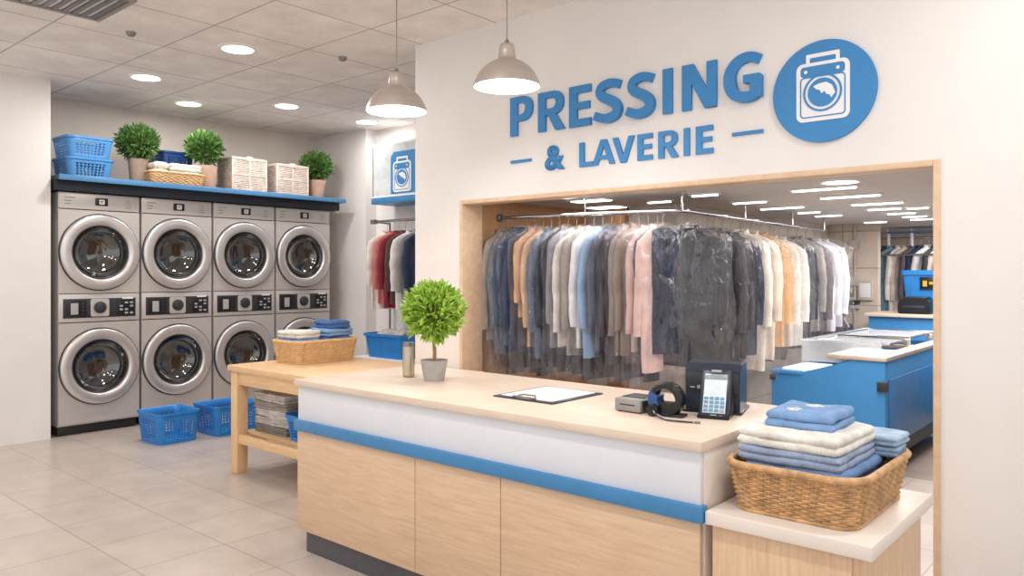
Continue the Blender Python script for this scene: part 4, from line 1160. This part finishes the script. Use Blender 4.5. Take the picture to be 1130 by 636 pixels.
# blue sorting cart with clear lids
t = thing('sorting_cart', 'large blue sorting bin unit with clear lids and wood-edged top', 'cart', (-1.98, 5.85, 0))
X0, X1, D = -.42, .40, 2.1
zf, zb = .755, .905
b = prism(BM(), [(X0, .25), (X1, .25), (X1, zb - .03), (.2, zb - .03), (-.18, zf), (X0, zf)], 0, .02)
obj('front_panel', b, M['cartblue'], t, False)
obj('side_panel', box(BM(), X1 - .02, X1, .021, D, .25, zb - .03, .002), M['cartblue'], t)
obj('side_door', box(BM(), X1, X1 + .012, .08, D, .27, .74, .003), mat('deep blue laminate', (52, 116, 178), .3), t)
obj('side_panel', box(BM(), X0, X0 + .02, .021, D, .25, zf, .002), M['cartblue'], t)
obj('back_panel', box(BM(), X0 + .021, X1 - .021, D - .02, D, .25, zb - .03), M['cartblue'], t, False)
obj('bin_floor', box(BM(), X0 + .021, X1 - .021, .021, D - .021, .5, .52), M['navyshelf'], t, False)
obj('lip', box(BM(), X0 - .006, -.19, -.012, .03, zf - .022, zf + .006, .003), M['cartblue'], t)
b = BM(); box(b, .0, X1 + .012, -.012, .62, zb - .03, zb, .003); box(b, X1 - .1, X1 + .012, .62, D, zb - .03, zb, .003); box(b, .0, X1 - .1, 1.1, 1.2, zb - .03, zb, .003)
obj('wood_top', b, mat('grey tan laminate', (196, 178, 162), .4), t)
b = BM(); box(b, .04, X1 - .05, .04, .58, zb + .0005, zb + .004); obj('top_sheet', b, M['paper'], t, False)
b = BM()
for k in range(5): bar(b, (X0 + .05, .12 + k * .1, zf - .04), (-.1, .12 + k * .1, zf + .01), .006, 6)
obj('rack_bar', b, M['chrome'], t)
b = BM(); box(b, -.36, -.12, .04, .5, zf - .03, zf + .02, .01); obj('white_liner', b, M['paper'], t)
b = BM()
box(b, X0 + .1, X0 + .105, .35, D, zf, zb + .07); box(b, X0 + .105, X1 - .12, .35, .355, zf + .05, zb + .07)
obj('clear_guard', b, M['acrylic'], t, False)
b = BM(); box(b, X0 + .1, X1 - .14, .62, 1.18, zb + .035, zb + .04); box(b, X0 + .1, X1 - .14, 1.22, D, zb + .05, zb + .055)
obj('clear_lid', b, M['acrylic'], t, False)
b = BM()
for y0, y1, zz in ((.62, 1.18, .04), (1.22, D, .055)):
    for p, q in (((X0 + .1, y0), (X1 - .14, y0)), ((X0 + .1, y1), (X1 - .14, y1)), ((X0 + .1, y0), (X0 + .1, y1)), ((X1 - .14, y0), (X1 - .14, y1))):
        bar(b, (p[0], p[1], zb + zz), (q[0], q[1], zb + zz), .009, 6)
obj('lid_frame', b, M['chrome'], t)
for y in (1.15, 1.9): boxo('hinge', (X1 - .16, X1 - .12, y - .03, y + .03, zb, zb + .05), M['boxgrey'], t)
boxo('latch', (X1 - .05, X1 + .016, -.018, .03, .66, .73), M['dark'], t, .002)
boxo('latch', (X0 - .01, X0 + .03, -.018, .01, .68, .72), M['dark'], t, .002)
boxo('base', (X0 + .06, X1 - .06, .06, D - .06, .1, .25), M['gasket'], t)
for x in (X0 + .1, X1 - .1):
    for y in (.12, D - .12): obj('caster', lathe(BM(), [(.001, -.018), (.048, -.018), (.052, -.01), (.052, .01), (.048, .018), (.001, .018)], 20, (x, y, .052), 'x'), M['black'], t)

t = thing('back_counter', 'blue back-room counter with wooden top behind the sorting unit', 'counter', (-1.7, 8.9, 0))
boxo('countertop', (-.82, .95, -.32, .3, 1.05, 1.085), M['counter'], t)
boxo('body', (-.79, .93, -.28, .28, 0, 1.05), M['cartblue'], t)
t = thing('label_printer', 'small black printer on the back-room counter', 'printer', (-2.06, 8.78, 1.085))
b = prism(BM(), [(-.15, 0), (.15, 0), (.15, .1), (.11, .16), (-.12, .16), (-.15, .1)], -.16, .16, 'xz'); bmesh.ops.bevel(b, geom=b.edges[:], offset=.012, segments=2, affect='EDGES'); obj('housing', b, M['black'], t)
boxo('paper_slot', (-.1, .1, -.166, -.158, .06, .085), M['dark'], t, .002)
boxo('cover', (-.11, .11, -.1, .1, .158, .175), M['dark'], t, .006)
t = thing('counter_box', 'small beige box at the edge of the back-room counter', 'box', (-1.72, 8.74, 1.085)); boxo('carton', (-.1, .12, -.1, .1, 0, .1), M['cardboard'], t); boxo('lid', (-.105, .125, -.105, .105, .1, .12), M['cardboard'], t)
t = thing('back_crate', 'tall blue crate with a dark label behind the black printer', 'crate', (-1.95, 9.05, 1.085))
b = BM(); R = []
for z, w, d in ((0, .52, .2), (.40, .58, .24), (.40, .62, .27), (.45, .62, .27), (.45, .57, .23), (.02, .5, .18)):
    pts, _ = rpath(w, d, .03, 48); R.append([b.verts.new((p.x, p.y, z)) for p, _ in pts])
for p, q in zip(R, R[1:]):
    for i in range(48): b.faces.new((p[i], p[(i + 1) % 48], q[(i + 1) % 48], q[i]))
b.faces.new(R[0]); b.faces.new(R[-1]); obj('crate_body', b, M['basketblue'], t)
lb = boxo('label_plate', (-.12, .06, -.135, -.115, .25, .38), M['black'], t, .002)
b = BM(); box(b, -.09, -.05, -.137, -.135, .28, .34); box(b, -.03, .03, -.137, -.135, .3, .33); obj('label_mark', b, M['brass'], lb, False)
b = BM(); box(b, -.2, -.19, -.125, -.1, .02, .4); box(b, .19, .2, -.125, -.1, .02, .4); obj('rib', b, M['blue'], t)

# far rack with clothes
t = thing('storage_rack', 'pale metal post rack of clothes at the far end of the back room', 'clothes rack', (-2.4, 10.2, 0))
for x in (-.47, -.31, -.05, .4, 1.2): obj('post', bar(BM(), (x, -.02 if x > -.4 else -.1, 0), (x, -.02 if x > -.4 else -.1, 2.04), .018), M['signwhite'], t)
for z, y in ((1.93, 0), (1.72, -.2)): obj('rail', bar(BM(), (-.49, y, z), (1.25, y, z), .013), M['chrome'], t)
b = BM()
for x in (-.47, -.05, .4, 1.2): bar(b, (x, -.2, 1.72), (x, -.02, 1.8), .009)
obj('bracket', b, M['chrome'], t)
boxo('shelf', (-.32, 1.2, -.06, .2, 1.99, 2.01), M['bluetrim'], t, .002)
fr = [((60, 70, 92), 'dark navy garment leftmost on the far rack', .8), ((128, 160, 176), 'teal grey long coat second on the far rack', 1.1), ((232, 226, 222), 'white long garment third on the far rack', 1.15),
      ((214, 198, 184), 'beige garment fourth on the far rack', 1.0), ((96, 92, 100), 'dark grey garment fifth on the far rack', .9), ((48, 58, 82), 'navy jacket sixth on the far rack', .7),
      ((236, 232, 228), 'white shirt above the blue crate on the far rack', .8), ((66, 66, 74), 'charcoal garment right of the white shirt on the far rack', .8), ((224, 210, 198), 'cream shirt at the right on the far rack', .8), ((40, 44, 56), 'black garment rightmost in view on the far rack', .8)]
for i, (c, lab, ln) in enumerate(fr):
    garment('hanging_garment', lab, 'clothing', 'clothes on the far rack', (-2.74 + i * .078, 10.2, 1.925), PI / 2 - .5 + rnd.uniform(-.15, .15), c, ln, .2, .036, .56, False, 300 + i, False, True, 0, .08, 0)

# black pressing stand at the tiled wall
t = thing('pressing_stand', 'black pressing stand with flat top beside the tiled wall', 'press', (-2.86, 8.75, 0))
boxo('foot', (-.2, .2, -.2, .2, 0, .05), M['black'], t, .01)
obj('column', tube(BM(), [(0, 0, .05), (0, 0, .6), (.02, 0, .95), (.03, 0, 1.12)], .06, 12), M['black'], t)
obj('lower_tray', box(BM(), -.12, .13, -.16, .16, .86, .95, .02), M['dark'], t)
b = prism(BM(), [(-.2, -.12), (.02, -.17), (.22, -.1), (.24, 0), (.22, .1), (.02, .17), (-.2, .12)], 1.16, 1.21, 'xy'); bmesh.ops.bevel(b, geom=b.edges[:], offset=.01, segments=2, affect='EDGES'); obj('pressing_board', b, M['black'], t)
obj('lever', tube(BM(), [(.02, -.1, 1.1), (.12, -.14, 1.02), (.18, -.16, .92)], .014, 8), M['greymetal'], t)
obj('pressing_head', box(BM(), -.16, .16, -.11, .11, 1.24, 1.29, .02), M['dark'], t)
obj('head_arm', tube(BM(), [(-.16, 0, 1.1), (-.2, 0, 1.22), (-.12, 0, 1.3), (0, 0, 1.29)], .018, 8), M['greymetal'], t)

# tiled wall fittings
t = thing('wall_conduit', 'vertical pale conduit with boxes on the tiled wall', 'pipe', (-2.8, 9.2, 0))
obj('pipe', bar(BM(), (0, -.02, .6), (0, -.02, BC), .014), M['conduit'], t)
for z in (1.78, 1.36, 1.1): boxo('junction_box', (-.05, .05, -.05, -.001, z, z + .1), M['boxgrey'], t)
t = thing('wall_panel_box', 'pale grey control box on the tiled wall left of the far rack', 'box', (-2.68, 9.2, 1.2)); boxo('casing', (-.08, .075, -.05, -.001, 0, .22), M['boxgrey'], t); boxo('cover_plate', (-.06, .055, -.058, -.05, .03, .19), M['signwhite'], t)

# back room ceiling lights
strips = [(-1.75, 5.10, .40), (-1.78, 5.72, .40), (-1.80, 6.44, .37), (-1.90, 7.01, .26), (-1.92, 7.62, .23), (-1.93, 8.12, .21), (-1.96, 8.57, .23), (-2.46, 8.75, .22),
          (-2.52, 6.35, .36), (-2.52, 6.97, .19), (-2.52, 7.48, .24), (-1.66, 7.09, .16), (-2.51, 4.95, .19), (-2.51, 5.69, .26), (-3.01, 5.19, .19)]
for k, (x, y, w) in enumerate(strips):
    t = thing('ceiling_strip_light', 'narrow lit strip lamp on the low back-room ceiling', 'ceiling light', (x, y, BC), 0, 'strip lamps on the back-room ceiling')
    boxo('tray', (-w / 2 - .02, w / 2 + .02, -.024, .024, -.012, 0), M['signwhite'], t, .002)
    boxo('tube', (-w / 2, w / 2, -.016, .016, -.022, -.012), M['strip'], t, .003)
for x, y, w, d, lab in ((-3.36, 4.79, .3, .12, 'wide lit panel on the low ceiling over the left part of the long rail'), (-3.6, 5.35, .28, .18, 'deep lit panel on the low ceiling beside the brown column')):
    t = thing('ceiling_light_panel', lab, 'ceiling light', (x, y, BC))
    boxo('tray', (-w / 2 - .02, w / 2 + .02, -d / 2 - .02, d / 2 + .02, -.012, 0), M['signwhite'], t, .002)
    boxo('diffuser', (-w / 2, w / 2, -d / 2, d / 2, -.018, -.012), M['strip'], t, .002)
for x, y, lab in ((-3.39, 4.47, 'small round lit lamp over the left end of the long rail'), (-1.564, 4.85, 'round lit lamp on the low ceiling nearest the right jamb')):
    t = thing('ceiling_downlight', lab, 'ceiling light', (x, y, BC))
    obj('frame', lathe(BM(), [(.1, -.004), (.105, -.01), (.12, -.008), (.125, 0)], 32), M['signwhite'], t)
    obj('diffuser', lathe(BM(), [(.001, -.007), (.102, -.006)], 32, cap0=True), M['lamp'], t)
for x, y, sx, sy, e in ((-1.5, 5.4, 1.0, 1.2, 42), (-1.6, 7.6, 1.0, 1.8, 58), (-2.9, 4.5, .9, .25, 5), (-1.2, 9.8, 1.6, 1.0, 44)):
    L = bpy.data.lights.new('back_room_lamp', 'AREA'); L.shape = 'RECTANGLE'; L.size = sx; L.size_y = sy; L.energy = e; L.color = (1, .96, .92)
    o = bpy.data.objects.new('back_room_lamp', L); C.objects.link(o); o.location = (x, y, BC - .03)

# ------------------------------------------------------------------ daylight through the open shop front
w = bpy.data.worlds.new('world'); scene.world = w; w.use_nodes = True
bg = w.node_tree.nodes['Background']; bg.inputs[0].default_value = (1, .99, .985, 1); bg.inputs[1].default_value = 1.2
scene.view_settings.view_transform = 'Standard'
scene.view_settings.exposure = 0
scene.cycles.transparent_max_bounces = 32
